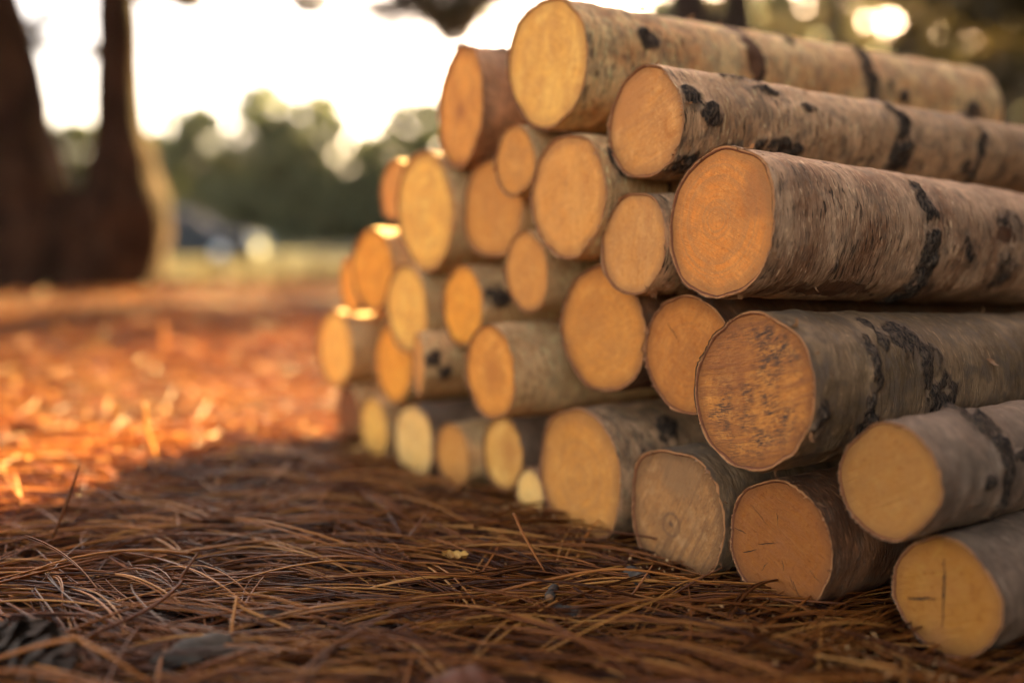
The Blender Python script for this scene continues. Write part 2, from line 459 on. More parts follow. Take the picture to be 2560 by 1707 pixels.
F = {  # nearer right ends darker, light falloff put into their colour
 1: face_mat('cut_pale_smooth', PL, PLD, saw=.30, saw_deg=100, ring=.30, pale=.5, specks=.1, rim=.3, fuzz=.2),
 2: face_mat('cut_dark_heart', (0.66, 0.263, 0.0406), (.33, .11, .025), saw=.30, saw_deg=130, ring=.15, pith=(.004, -.004), heart=.9, heart_r=.026, specks=.1),
 3: face_mat('cut_fine_hatching', TN, (.42, .18, .06), ring=.15, saw=.5, saw_deg=160, stain=(.028, .032, .045, (.44, .175, .05), .75)),
 4: face_mat('cut_fine_rings', (0.593, 0.189, 0.0297), (.40, .17, .055), saw=.30, saw_deg=25, ring=.38, pith=(.006, .004), specks=.9, fuzz=.45, stain=(-.046, .028, .03, (.33, .125, .04), .7)),
 5: face_mat('cut_pale_streaks', (0.585, 0.232, 0.0441), (.46, .195, .06), ring=.15, pale=.6, saw=.18, saw_deg=140),
 9: face_mat('cut_upright_grain', (0.542, 0.219, 0.0473), (.42, .19, .07), ring=.12, pale=.45, saw=.22, saw_deg=100, specks=.5),
 11: face_mat('cut_mottled', (0.559, 0.204, 0.0327), (.42, .165, .045), saw=.30, saw_deg=150, ring=.30, pale=.25, specks=.8),
 12: face_mat('cut_orange_brown', (0.473, 0.157, 0.0262), (.34, .125, .035), saw=.30, saw_deg=125, ring=.30, specks=.7, cracks=[((.03, .03), (.012, .012), .0008)]),
 13: face_mat('cut_mouldy_saw_lines', (0.516, 0.186, 0.0343), (.27, .095, .03), ring=.1, saw=.85, saw_deg=164, mould=.92, specks=.7, stain=(.035, .035, .05, (.25, .085, .028), .6)),
 14: face_mat('cut_dark_centre', (0.68, 0.254, 0.0366), (.45, .155, .03), saw=.30, saw_deg=160, ring=.2, pith=(-.004, .0), heart=.85, heart_r=.04, specks=.1),
 27: face_mat('cut_weathered_eye', GR, GRD, ring=.08, saw=.8, saw_deg=117, pith=(.006, -.013), eye=.0115, specks=.6, stain=(-.005, .045, .04, (.24, .12, .05), .7)),
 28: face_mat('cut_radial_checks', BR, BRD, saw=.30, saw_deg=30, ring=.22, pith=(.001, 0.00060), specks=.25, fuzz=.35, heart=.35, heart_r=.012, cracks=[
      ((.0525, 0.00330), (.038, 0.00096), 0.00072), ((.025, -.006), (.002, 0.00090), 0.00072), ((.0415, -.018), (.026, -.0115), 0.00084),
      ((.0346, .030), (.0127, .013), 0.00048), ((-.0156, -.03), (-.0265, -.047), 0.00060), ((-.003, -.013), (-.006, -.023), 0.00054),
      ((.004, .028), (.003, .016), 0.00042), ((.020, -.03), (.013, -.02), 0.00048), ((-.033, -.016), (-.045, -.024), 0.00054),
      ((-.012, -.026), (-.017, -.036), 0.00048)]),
 29: face_mat('cut_pale_ring', (0.325, 0.129, 0.0251), (.34, .15, .045), ring=.22, pith=(.006, -.006), specks=.45, pale=.2, saw=.15, saw_deg=150),  # base darkened to stand for the dimmer right side
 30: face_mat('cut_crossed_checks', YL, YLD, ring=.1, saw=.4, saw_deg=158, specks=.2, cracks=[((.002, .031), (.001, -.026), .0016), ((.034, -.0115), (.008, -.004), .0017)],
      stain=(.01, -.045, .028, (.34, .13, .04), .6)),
 'orange': face_mat('cut_orange_bounce_lit', (0.781, 0.295, 0.0307), (.46, .16, .025), saw=.30, saw_deg=150, ring=.12, specks=.1, fuzz=.2),  # orange wood, brightened in colour for bounce off the sunlit floor
 'amber': face_mat('cut_amber_bounce_lit', (0.8, 0.391, 0.0658), (.50, .21, .05), saw=.30, saw_deg=120, ring=.30, pale=.2, specks=.1, fuzz=.2),  # amber wood, ground bounce on the left ends put into its colour
 'cream': face_mat('cut_cream', (0.725, 0.38, 0.0949), (.55, .31, .12), ring=.1, pale=.3, specks=.1, fuzz=.2),
 'plain': face_mat('cut_plain', (0.55, 0.214, 0.0376), (.42, .175, .05), saw=.30, saw_deg=140, ring=.30, pale=.2, specks=.3),
 'brown': face_mat('cut_brown_shaded', (0.172, 0.0565, 0.0131), (.10, .042, .02), ring=.2, specks=.3),  # dark brown includes the shade this low end lies in
 'half': face_mat('cut_half_dark', (0.67, 0.329, 0.0716), (.47, .19, .045), ring=.1, pith=(-.014, .005), heart=.9, heart_r=.034, specks=.1),
}

# id, centre of the cut (x, y, z), radius, extra: bark, face, pitch, taper, length, skew of the cut, scars, peels, detail, label
# scar = (metres along, degrees round, half length, half width in metres, strength); degrees None = a band right round
LOGS = [
 (1, .0389, 1.1513, .5342, .0738, dict(bark='warm', pitch=-.3, taper=.08, length=.79, detail=2, scars=[(.09, 159, .016, .012, 1.3), (.264, 165, .011, .03, 1.3), (.484, None, .013, 0, .9), (.549, 180, .012, .010, 1.1), (.52, 205, .01, .008, 1), (.714, 191, .022, .02, 1.25), (.35, 120, .01, .02, .8)], peels=[(.262, 140, .014, .06, 1.)],
   curls=10, label='largest birch log on top of the pile with a smooth pale yellow cut end')),
 (2, -.0669, 1.3213, .5071, .0787, dict(bark='tan', taper=.1, skew=.2, face=2, scars=[(.05, 110, .02, .03, .9)], label='top log whose orange end has a long dark heart, beside the largest top log')),
 (3, .1341, 1.0263, .4513, .0578, dict(bark='beige', pitch=-.6, taper=.32, length=1.05, detail=2, scars=[(.016, 154, .012, .011, 1.4), (.037, 173, .014, .011, 1.4), (.110, 112, .03, .008, 1.1), (.129, 133, .02, .007, 1.1), (.186, 152, .012, .006, 1.), (.138, 207, .035, .016, 1.5), (.07, 212, .02, .010, 1.2), (.347, None, .012, 0, .95), (.345, 200, .02, .03, 1.1), (.512, None, .010, 0, .9), (.485, 209, .01, .012, 1.1), (.03, 225, .03, .015, 1.1)],
   curls=4, label='spotted grey log with a finely hatched cut end, right below the largest top log')),
 (4, .1918, .9221, .3497, .0694, dict(bark='pink', pitch=-3.2, taper=.12, length=1.0, detail=3, scars=[(.218, 150, .010, .03, 1.0), (.226, 185, .011, .035, 1.1), (.224, 225, .016, .05, 1.35), (.29, 190, .02, .02, .5), (.37, 160, .03, .02, .6), (.36, 205, .03, .03, .55)], peels=[(.105, 233, .055, .012, 1.1), (.36, 172, .02, .01, .9)],
   curls=7, label='sharp thick pinkish grey log with fine growth rings on its round orange end')),
 (5, .0609, 1.1068, .3841, .0687, dict(bark='light', face=5, detail=1, scars=[(.03, 150, .02, .02, .9)], curls=3, label='log with pale streaks across its end, directly under the largest top log')),
 (6, .0031, 1.1897, .4259, .0418, dict(bark='light', face='plain', label='small log wedged beneath the gap between the two top logs at the left')),
 (7, -.0256, 1.2824, .3748, .0658, dict(bark='light', face='plain', label='dull orange log end half hidden by a smaller one, right of the broad amber end')),
 (8, -.1216, 1.3955, .3753, .0833, dict(bark='light', face='amber', label='broad bright amber log end at the upper left shoulder of the pile')),
 (9, .1239, 1.0204, .3297, .0528, dict(bark='beige', face=9, detail=1, curls=4, label='medium log with pale upright grain, touching the left side of the sharp ringed log')),
 (10, .0178, 1.1988, .2960, .0487, dict(bark='light', face='plain', label='small tan log end above the grey log body in the middle of the pile')),
 (11, .1002, 1.1021, .2354, .0726, dict(bark='dark', face=11, detail=1, curls=2, label='broad mottled yellow orange log end in the centre of the pile')),
 (12, .1763, .9914, .2200, .0610, dict(bark='dark', face=12, detail=1, label='orange brown log end recessed between the mottled one and the mouldy saw marked one')),
 (13, .2108, .8610, .2025, .0687, dict(bark='grey', pitch=-2.0, taper=.1, length=1.0, detail=3, face=13, scars=[(.105, 128, .008, .02, 1.1), (.082, 160, .008, .03, 1.1), (.079, 192, .008, .03, 1.1), (.088, 216, .009, .03, 1.0), (.14, 135, .02, .02, 1.0), (.165, 160, .018, .022, 1.1), (.182, 183, .022, .025, 1.25), (.17, 205, .02, .02, .8), (.012, 195, .01, .02, .8)],
   curls=6, label='grey log whose end shows dark mould and slanting saw lines')),
 (14, -.0256, 1.1868, .1773, .0586, dict(bark='light', face=14, label='orange log end darkening to its centre with a long smooth bark side showing')),
 (15, -.0656, 1.3140, .2463, .0547, dict(bark='light', face='orange', scars=[(.02, 165, .02, .015, 1.2)], label='deep orange log end just above the one with the dark centre')),
 (16, -.1506, 1.4269, .2368, .0633, dict(bark='light', face='amber', label='amber log end under the broad bright one on the left flank')),
 (17, -.2138, 1.5263, .2900, .0665, dict(bark='light', face='orange', label='saturated orange log end with a sunlit rim on the left edge of the pile')),
 (18, -.2965, 1.6605, .1534, .0667, dict(bark='light', face='amber', label='leftmost yellow log end with a glowing sunlit top rim')),
 (19, -.1812, 1.5183, .1487, .0659, dict(bark='light', face='orange', label='orange log end partly hidden behind a narrow brownish one, low on the left flank')),
 (20, -.1269, 1.3460, .1669, .0461, dict(bark='light', face='plain', skew=.3, scars=[(.015, 164, .01, .012, 1.2), (.03, 190, .01, .01, 1.2)], label='narrow brownish log end with dark spotted bark, left of the dark centred one')),
 (21, -.2172, 1.5402, .0394, .0515, dict(bark='light', face='amber', label='narrow bright yellow log end on the ground beside the shade-coloured brown one')),
 (22, -.1429, 1.4236, .0425, .0557, dict(bark='white', face='cream', label='cream white log end on the ground at the left foot of the pile')),
 (23, -.0814, 1.3458, .0403, .0445, dict(bark='light', face='plain', label='small tan log end on the ground between the cream one and the half dark one')),
 (24, -.0120, 1.2827, .0558, .0493, dict(bark='white', face='half', label='log end on the ground, half pale and half dark orange')),
 (25, .0225, 1.1983, .0236, .0332, dict(bark='tan', face='cream', label='smallest pale log end, on the ground against the big tan bottom log')),
 (26, .0759, 1.1052, .0694, .0764, dict(bark='beige', face='plain', detail=1, scars=[(.078, 142, .012, .014, 1.3), (.09, 130, .012, .012, .9)], curls=3, label='big tan bottom log left of the weathered one with a pith eye')),
 (27, .1643, .9816, .0606, .0668, dict(bark='grey', face=27, detail=2, curls=6, label='weathered greyish bottom log with a dark pith eye and steep saw lines')),
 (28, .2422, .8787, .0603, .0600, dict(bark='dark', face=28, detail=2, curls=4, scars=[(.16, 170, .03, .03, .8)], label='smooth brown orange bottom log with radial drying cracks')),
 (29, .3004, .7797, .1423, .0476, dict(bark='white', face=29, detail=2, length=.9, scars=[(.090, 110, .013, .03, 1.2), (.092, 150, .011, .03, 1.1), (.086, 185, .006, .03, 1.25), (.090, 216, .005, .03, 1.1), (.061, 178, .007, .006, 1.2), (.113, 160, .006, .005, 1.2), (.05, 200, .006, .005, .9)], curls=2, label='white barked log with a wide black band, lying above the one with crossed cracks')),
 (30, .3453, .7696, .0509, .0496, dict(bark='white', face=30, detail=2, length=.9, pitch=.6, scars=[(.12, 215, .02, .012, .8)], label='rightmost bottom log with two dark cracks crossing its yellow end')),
 (31, -.2626, 1.6242, .2609, .0468, dict(bark='light', face='orange', label='thin orange log end peeping out left of the saturated orange one')),
 (32, -.2721, 1.6348, .0506, .0432, dict(bark='light', face='brown', label='shade-coloured dark brown log end on the ground under the leftmost yellow one')),
 (33, -.1749, 1.5082, .4084, .0455, dict(bark='light', face='plain', label='small log end peeping out left of the broad bright amber one')),
]

def make_log(i, cx, cy, cz, r, d):
    detail = d.get('detail', 0)
    nT = (56, 88, 128, 176)[detail]
    nL = (50, 90, 170, 240)[detail]
    L = d.get('length', .92 + .1 * math.sin(i * 2.3))
    taper = d.get('taper', .08)
    seed = 100 + i * 7
    root = empty('birch_log', (cx, cy, cz), d['label'], 'log', 'stacked birch logs')
    root.rotation_euler = (0, R_(-d.get('pitch', 0)), R_(YAW + d.get('yaw', 0)))
    ph = np.arange(nT) * 2 * PI / nT
    cs = np.stack([np.cos(ph), np.sin(ph)], -1)
    def outline(s):
        P = np.concatenate([np.broadcast_to(np.asarray(s)[..., None], cs.shape[:1] + (1,)) * 2.0, cs * 1.3], -1)
        return 1 + .052 * fbm(P, seed, 2)
    skew = d.get('skew', 0) + .05 * math.sin(i * 5.1)
    s = L * np.linspace(0, 1, nL + 1) ** 1.25
    S = np.repeat(s[:, None], nT, 1)
    PH = np.repeat(ph[None], nL + 1, 0)
    rr = np.array([r * (1 - taper * x) * outline(x) for x in s])
    P3 = np.stack([S, r * np.cos(PH), r * np.sin(PH)], -1)
    scar = np.zeros_like(S); peel = np.zeros_like(S)
    for lst, arr in ((d.get('scars', []), scar), (d.get('peels', []), peel)):
        for (x0, deg, sx, sw, k) in lst:
            if deg is None:
                w = .35 * sx * vnoise(np.stack([np.cos(PH) * 2.2, np.sin(PH) * 2.2, 0 * S + i], -1), seed)
                dd = ((S - x0 - w * 3) / (sx * 1.3)) ** 2
            else:
                da = (PH - R_(deg) + PI) % (2 * PI) - PI
                dd = ((S - x0) / (sx * 1.35)) ** 2 + (da * r / (sw * 1.35)) ** 2
            arr[:] = np.maximum(arr, k * np.clip(1 - dd, 0, 1))
    rng_l = np.random.default_rng(seed)
    scar *= np.clip(.92 + .75 * fbm(np.stack([S * 75, np.cos(PH) * r * 75, np.sin(PH) * r * 75], -1), seed + 31, 3), 0, 1.35)
    peel *= np.clip(.95 + .6 * fbm(np.stack([S * 60, np.cos(PH) * r * 60, np.sin(PH) * r * 60], -1), seed + 32, 2), 0, 1.3)
    for _ in range(10 if detail < 2 else 6):     # small natural marks
        x0 = rng_l.uniform(.03, L); a0 = rng_l.uniform(0, 2 * PI); sx = rng_l.uniform(.004, .009); sw = rng_l.uniform(.006, .018)
        da = (PH - a0 + PI) % (2 * PI) - PI
        scar = np.maximum(scar, rng_l.uniform(.6, 1) * np.clip(1 - ((S - x0) / sx) ** 2 - (da * r / sw) ** 2, 0, 1))
    rr = rr + .0014 * fbm(P3 * np.array([60., 30., 30.]), seed + 3, 4)
    rr = rr + np.clip(scar, 0, 1) * (.0028 + .0048 * fbm(P3 * np.array([170., 90., 90.]), seed + 4, 3))
    rr = rr - np.clip(peel, 0, 1) * .0012
    lipn = fbm(np.stack([np.cos(ph) * 4.3, np.sin(ph) * 4.3, 0 * ph + i], -1), seed + 9, 2)
    frg = vnoise(np.stack([np.cos(ph) * 31, np.sin(ph) * 31, 0 * ph + i], -1), seed + 19)
    amp = np.clip(vnoise(np.stack([np.cos(ph) * 3.1, np.sin(ph) * 3.1, 0 * ph + i * 2], -1), seed + 21) + .25, 0, 1)
    lip = .0014 * lipn + .0028 * frg * amp - .005 * amp * np.clip(frg - .55, 0, 1)
    fade = np.clip(1 - S / .03, 0, 1)
    S2 = S + (lip[None] - .0012) * fade
    Yc, Zc = rr * np.cos(PH), rr * np.sin(PH)
    bend = .008 * np.sin(S * 3.4 + i)
    S2 = S2 + skew * Yc * np.clip(1 - S / (L * .6), 0, 1)
    V = np.stack([S2, Yc + bend - bend[0, 0], Zc], -1)
    mesh_np('bark', V.reshape(-1, 3), grid_faces(nL + 1, nT, True)[:, ::-1], None, BARK[d.get('bark', 'tan')], root,
            {'scar': scar.ravel(), 'peel': peel.ravel()})
    # red brown inner bark between the skin and the wood
    ro = rr[0]; ri = ro * (.950 + .012 * vnoise(np.stack([np.cos(ph) * 5, np.sin(ph) * 5, 0 * ph + i], -1), seed + 2))
    rag = .0016 * fbm(np.stack([np.cos(ph) * 26, np.sin(ph) * 26, 0 * ph + i], -1), seed + 5, 3) * (.3 + amp)
    rings = [(ro - .0006, S2[0] - skew * Yc[0] + .0012), (ro * .5 + ri * .5, -.0012 + rag), (ri, 0 * ri + .0006 + rag * .3), (ri - .001, 0 * ri + .006)]
    vv = []
    for a, b in rings:
        vv.append(np.stack([b + skew * a * np.cos(ph), a * np.cos(ph), a * np.sin(ph)], -1))
    mesh_np('inner_bark', np.concatenate(vv), grid_faces(len(rings), nT, True), None, M['inner'], root,
            {'out': np.repeat([1.0, .62, .0, .0], nT)})
    if detail:       # fibres torn loose by the saw round the rim
        nF = nT * 3
        phf = np.arange(nF) * 2 * PI / nF
        rof = np.interp(phf, np.append(ph, 2 * PI), np.append(ro, ro[0]))
        gate = np.clip(.35 + 1.1 * vnoise(np.stack([np.cos(phf) * 3.7, np.sin(phf) * 3.7, 0 * phf + i], -1), seed + 41), .04, 1)
        ln = gate * (.0004 + .0042 * rng_l.random(nF) ** 4)
        out_ = ln * rng_l.uniform(-.9, .8, nF); tw = rng_l.normal(0, .25, nF) * ln / r
        fr = []
        for rad_, xx, aa in ((rof * .992, .0022 + 0 * phf, phf), (rof * .978, .0002 + 0 * phf, phf), (rof * .974 + out_, -.0004 - ln, phf + tw), (rof * .968, .0002 + 0 * phf, phf)):
            fr.append(np.stack([xx + skew * rad_ * np.cos(aa), rad_ * np.cos(aa), rad_ * np.sin(aa)], -1))
        mesh_np('torn_fibres', np.concatenate(fr), grid_faces(4, nF, True), None, M['curl'], root, None, False)
    # sawn wood
    def disc(x0, scale, rimr, nm, flip, fm):
        K = 14
        vs, ed = [], []
        for k in range(1, K + 1):
            f = k / K
            a = rimr * f
            xx = x0 + .0004 * fbm(np.stack([a * np.cos(ph) * 60, a * np.sin(ph) * 60, 0 * ph + i], -1), seed + 6, 2)
            vs.append(np.stack([xx + (skew * a * np.cos(ph) if not flip else 0), a * np.cos(ph), a * np.sin(ph)], -1)); ed.append(np.full(nT, f))
        vs.append(np.array([[x0, 0, 0]])); ed.append(np.zeros(1))
        q = grid_faces(K, nT, True); c = K * nT
        tr = np.stack([np.full(nT, c), np.arange(nT), (np.arange(nT) + 1) % nT], -1)
        if not flip: q = q[:, ::-1]; tr = tr[:, ::-1]
        vs = np.concatenate(vs)
        if flip: vs = vs + np.array([0, (bend[-1, 0] - bend[0, 0]), 0])
        return mesh_np(nm, vs, q, tr, fm, root, {'edge': np.concatenate(ed)})
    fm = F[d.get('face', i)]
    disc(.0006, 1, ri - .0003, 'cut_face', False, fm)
    disc(L - .001, 1, rr[-1] - .0003, 'cut_face', True, F['plain'])
    # curls of loosened skin
    for k in range(d.get('curls', 0)):
        a0 = rng_l.uniform(R_(75), R_(245)); x0 = abs(rng_l.normal(0, .004)) if k % 4 else rng_l.uniform(0, .35)
        if i == 1: a0 = rng_l.uniform(R_(70), R_(125)); x0 = rng_l.uniform(.1, .6)
        w = rng_l.uniform(.0012, .0035) * (1.6 if k % 3 == 0 else 1); ln = rng_l.uniform(.006, .016); cr = rng_l.uniform(.004, .010)
        rad = r * (1 - taper * x0)
        nU = 9
        uu = np.linspace(0, 1, nU)
        ang = uu * ln / cr
        rise = cr * (1 - np.cos(ang)) * .8; run = cr * np.sin(ang)
        vs = []
        for m_ in range(nU):
            for e in (-1, 0, 1):
                aa = a0 + run[m_] / rad
                wv = w * (1 - .6 * uu[m_]) * (1 + .3 * rng_l.normal())
                vs.append((x0 + e * wv + .002 * uu[m_], (rad + rise[m_] + .0004) * math.cos(aa), (rad + rise[m_] + .0004) * math.sin(aa)))
        mesh_np('bark_curl', vs, grid_faces(nU, 3), None, M['curl'], root)
    return root

for (i, cx, cy, cz, r, d) in LOGS:
    make_log(i, cx, cy, cz, r, d)

# ------------------------------------------------------------------ pine needle litter
t = NT('dry_pine_needles')
tone = t.attr('tone')
c = t.ramp(tone, [(0, (.060, .016, .0045)), (.35, (.19, .052, .0105)), (.7, (.40, .130, .024)), (1, (.58, .25, .058))])
t.finish(c, .33, None, .22)
M['needle'] = t.translucent(c, .12)

A_ = np.array([math.cos(R_(YAW)), math.sin(R_(YAW)), 0]); P_ = np.array([-math.sin(R_(YAW)), math.cos(R_(YAW)), 0])
P0_ = np.array([.192, .922, 0])

def needles(n, ylo, yhi, segs, rad, lmin, lmax, layer, ks=.72, upright=.02):
    y = np.sqrt(rng.uniform(ylo ** 2, yhi ** 2, n))
    x = rng.uniform(-1, 1, n) * (ks * y + .25)
    ln = rng.uniform(lmin, lmax, n)
    clump = vnoise(np.stack([x * 7, y * 7, 0 * x], -1), 31)
    az = np.where(rng.random(n) < .78, rng.normal(0, R_(20), n) + clump * R_(38), rng.uniform(-PI / 2, PI / 2, n))
    flip = rng.random(n) < .5
    az = np.where(flip, az + PI, az)
    pit = rng.normal(0, R_(4 if ylo < 1 else 10), n)
    up = rng.random(n) < upright
    pit = np.where(up, rng.uniform(R_(15), R_(50), n), pit)
    ln = np.where(up, ln * .45, ln)
    lay = rng.random(n) ** .8 * layer
    sag = rng.normal(.004, .0055, n) * (ln / .15)
    bend = rng.normal(0, .0075, n) * (ln / .15)
    kind = rng.random(n)
    # pairs share a sheath
    two = rng.random(n) < .7
    out_v, out_t = [], []
    tt = np.linspace(0, 1, segs + 1)
    def build(az, bend, pick, dz):
        m = pick.sum()
        dx = np.stack([np.cos(az[pick]), np.sin(az[pick]), 0 * az[pick]], -1)
        sd = np.stack([-np.sin(az[pick]), np.cos(az[pick]), 0 * az[pick]], -1)
        c0 = np.stack([x[pick], y[pick], 0 * x[pick]], -1)
        T = tt[None, :, None]
        l_ = ln[pick][:, None, None]
        pos = c0[:, None] + dx[:, None] * (T - .5) * l_ * np.cos(pit[pick])[:, None, None] + sd[:, None] * (4 * T * (1 - T) * bend[pick][:, None, None])
        g = ground_z(c0[:, 0], c0[:, 1])
        zz = g[:, None] + .002 + lay[pick][:, None] + dz + (tt[None] - .5 + np.where(up[pick], .5, 0)[:, None]) * (ln[pick] * np.sin(pit[pick]))[:, None] + 4 * tt[None] * (1 - tt[None]) * sag[pick][:, None]
        pos[..., 2] = np.maximum(zz, g[:, None] + .0005)
        ra = rad * (.6 + .75 * rng.random(m) ** 1.5)[:, None] * (1 - .55 * tt[None] ** 3)
        ring = []
        for k in range(3):
            a = k * 2 * PI / 3 + .5
            ring.append(pos + (sd[:, None] * math.cos(a) + np.array([0, 0, 1.]) * math.sin(a)) * ra[..., None])
        v = np.stack(ring, 2)          # m, segs+1, 3, 3
        tn = np.clip(kind[pick][:, None] ** 1.25 * .98 + .12 * rng.normal(size=(m, 1)) - .25 * (tt[None] < .06) - .15 * (tt[None] > .96), 0, 1)
        tn = np.repeat(tn[..., None], 3, 2)
        return v.reshape(-1, 3), tn.reshape(-1), m
    # keep the litter out of the inside of the pile
    q = np.stack([x, y, 0 * x], -1) - P0_
    da = q @ A_; uu = np.stack([x, y, 0 * x], -1) @ P_
    keep = ~((da > .012) & (uu > .66) & (uu < 1.62))
    lay = np.where((da > -.10) & (uu > .36) & (uu < 1.62), lay * np.where(uu > .95, .35, .75), lay)
    lay = np.where((da > .012) & (uu > .30) & (uu < 1.62), lay * .25, lay)
    V1, T1, m1 = build(az, bend, keep, 0)
    V2, T2, m2 = build(az + rng.normal(0, R_(2.5), n), bend + rng.normal(0, .006, n), keep & two, .001)
    V = np.concatenate([V1, V2]); Tn = np.concatenate([T1, T2]); m = m1 + m2
    nv = (segs + 1) * 3
    base = (np.arange(m) * nv)[:, None, None, None]
    s_ = np.arange(segs)[None, :, None, None]; k_ = np.arange(3)[None, None, :, None]
    k2 = (k_ + 1) % 3
    fq = np.concatenate([base + s_ * 3 + k_, base + s_ * 3 + k2, base + (s_ + 1) * 3 + k2, base + (s_ + 1) * 3 + k_], -1)
    return V, fq.reshape(-1, 4), Tn

sets = [needles(11000, .45, 1.75, 9, .00112, .11, .23, .028, upright=.006),
        needles(17000, 1.6, 4.2, 4, .0011, .10, .19, .03, upright=.01),
        needles(16000, 4.0, 10.5, 3, .0016, .12, .22, .035, upright=.01)]
V, Q, T_, o_ = [], [], [], 0
for v, q, tn in sets:
    V.append(v); Q.append(q + o_); T_.append(tn); o_ += len(v)
tag(mesh_np('pine_needles', np.concatenate(V), np.concatenate(Q), None, M['needle'], None, {'tone': np.concatenate(T_)}),
    'dry orange brown pine needles carpeting the forest floor', 'pine needles', None, 'stuff')

t = NT('needle_chaff')
c = t.ramp(t.attr('tone'), [(0, (.20, .075, .02)), (.5, (.42, .20, .065)), (1, (.60, .36, .15))])
t.finish(c, .22, None, .9)
M['chaff'] = t.translucent(c, .6)
def flakes(n, ylo, yhi, size):
    y = np.sqrt(rng.uniform(ylo ** 2, yhi ** 2, n)); x = rng.uniform(-.66, .2, n) * y - .1
    keep = ~((np.stack([x, y, 0 * x], -1) - P0_) @ A_ > -.03)
    x, y = x[keep], y[keep]; n = len(x)
    p = np.stack([x, y, ground_z(x, y) + rng.uniform(.012, .05, n)], -1)
    a = rng.normal(size=(n, 3)) * np.array([1, 1, .5]); a /= np.linalg.norm(a, axis=1)[:, None]
    b = np.cross(a, rng.normal(size=(n, 3))); b /= np.linalg.norm(b, axis=1)[:, None]
    s_ = size * rng.uniform(.5, 1.2, n)[:, None]
    c_ = np.cross(a, b) * s_ * .25
    V = np.stack([p - a * s_, p - b * s_ * .55 + c_, p + a * s_, p + b * s_ * .55 + c_], 1).reshape(-1, 3)
    return V, np.arange(4 * n).reshape(-1, 4), np.repeat(rng.random(n), 4)
V, Q, T_, o_ = [], [], [], 0
for v, q, tn in [flakes(4200, 1.25, 2.4, .0034), flakes(4200, 2.4, 4.2, .0050), flakes(2200, 4.2, 8.5, .009)]:
    V.append(v); Q.append(q + o_); T_.append(tn); o_ += len(v)
tag(mesh_np('bark_flakes', np.concatenate(V), np.concatenate(Q), None, M['chaff'], None, {'tone': np.concatenate(T_)}, False),
    'papery bits of bark and needle sheath glinting on the sunlit forest floor', 'bark flakes', None, 'stuff')

n = 2600
da_ = -np.abs(rng.normal(0, .07, n)) - .004; uu_ = rng.uniform(.40, 1.56, n)
pp = P0_[None] + A_[None] * (da_)[:, None] + P_[None] * (uu_ - P0_ @ P_)[:, None]
pp[:, 2] = ground_z(pp[:, 0], pp[:, 1]) + rng.uniform(.006, .030, n)
a = rng.normal(size=(n, 3)); a /= np.linalg.norm(a, axis=1)[:, None]
b = np.cross(a, rng.normal(size=(n, 3))); b /= np.linalg.norm(b, axis=1)[:, None]
sz = rng.uniform(.0006, .0024, n)[:, None]
V = np.stack([pp - a * sz, pp - b * sz * .6, pp + a * sz, pp + b * sz * .6], 1).reshape(-1, 3)
M['sawdust'] = simple_mat('sawdust', (.62, .36, .15), (.42, .20, .07), 300, .8, 0)
tag(mesh_np('sawdust', V, np.arange(4 * n).reshape(-1, 4), None, M['sawdust'], None, None, False), 'pale sawdust and chips strewn on the needles along the foot of the pile', 'sawdust', None, 'stuff')

def one_needle(name, label, ctrl, rad, tone, cat='pine needle', group='single long pine needles'):
    pts = smooth_path(ctrl, 22)
    w = np.linspace(0, 1, 22)
    v, q, tr = tube_np(pts, rad * (1 - .5 * w ** 4), 6)
    b = pts[0].copy()
    o = mesh_np(name, v - b, q, tr, M['needle'], None, {'tone': np.full(len(v), tone) + .06 * np.sin(np.arange(len(v)))})
    o.location = b
    return tag(o, label, cat, group)

one_needle('pine_needle', 'long needle arching over the litter in front of the weathered pith eye log', [(-.035, .86, .017), (.03, .862, .033), (.10, .865, .042), (.185, .859, .030)], .0013, .62)
one_needle('pine_needle', 'straight needle slanting down from the foot of the pile into the litter', [(.002, .975, .062), (.012, .955, .045), (.032, .925, .018)], .0015, .5)
one_needle('pine_needle', 'dark needle leaning against the weathered pith eye log', [(.146, .869, .018), (.168, .872, .030), (.190, .875, .040)], .0010, .15)
one_needle('pine_needle', 'short needle sticking up left of the leaning dark one', [(.105, .858, .018), (.116, .862, .032), (.126, .866, .046)], .0010, .45)
one_needle('pine_needle', 'blurred needle bent into a sharp roof shape beside the pine cone', [(-.392, .70, .026), (-.345, .695, .042), (-.316, .69, .050), (-.311, .69, .049), (-.285, .687, .036), (-.256, .684, .018)], .0015, .72)
one_needle('pine_needle', 'pale forked needle pair with its tip pointing up', [(-.203, .73, .012), (-.222, .76, .022), (-.229, .80, .036), (-.230, .806, .037), (-.224, .80, .031), (-.18, .78, .022), (-.125, .74, .016)], .0013, .85)
one_needle('grass_stalk', 'bright upright dry grass stalk glowing in the sunlit litter', [(-.512, 1.42, -.01), (-.520, 1.42, .03), (-.528, 1.42, .06), (-.530, 1.42, .10)], .0028, 1., 'grass stalk', None)
one_needle('grass_stalk', 'faint upright grass stalk farther back on the sunlit floor', [(-.95, 2.72, -.01), (-.955, 2.72, .06), (-.96, 2.72, .12)], .004, .85, 'grass stalk', None)
one_needle('twig', 'thin dark stem leaning up out of the needles at the left edge', [(-.49, 1.03, .015), (-.47, 1.03, .06), (-.455, 1.03, .10)], .0016, .12, 'twig', None)
one_needle('twig', 'curved brown twig with a kink rising behind the pine cone', [(-.345, .735, .022), (-.325, .75, .030), (-.298, .79, .034), (-.286, .83, .040), (-.287, .84, .044), (-.275, .85, .062)], .0016, .22, 'twig', None)

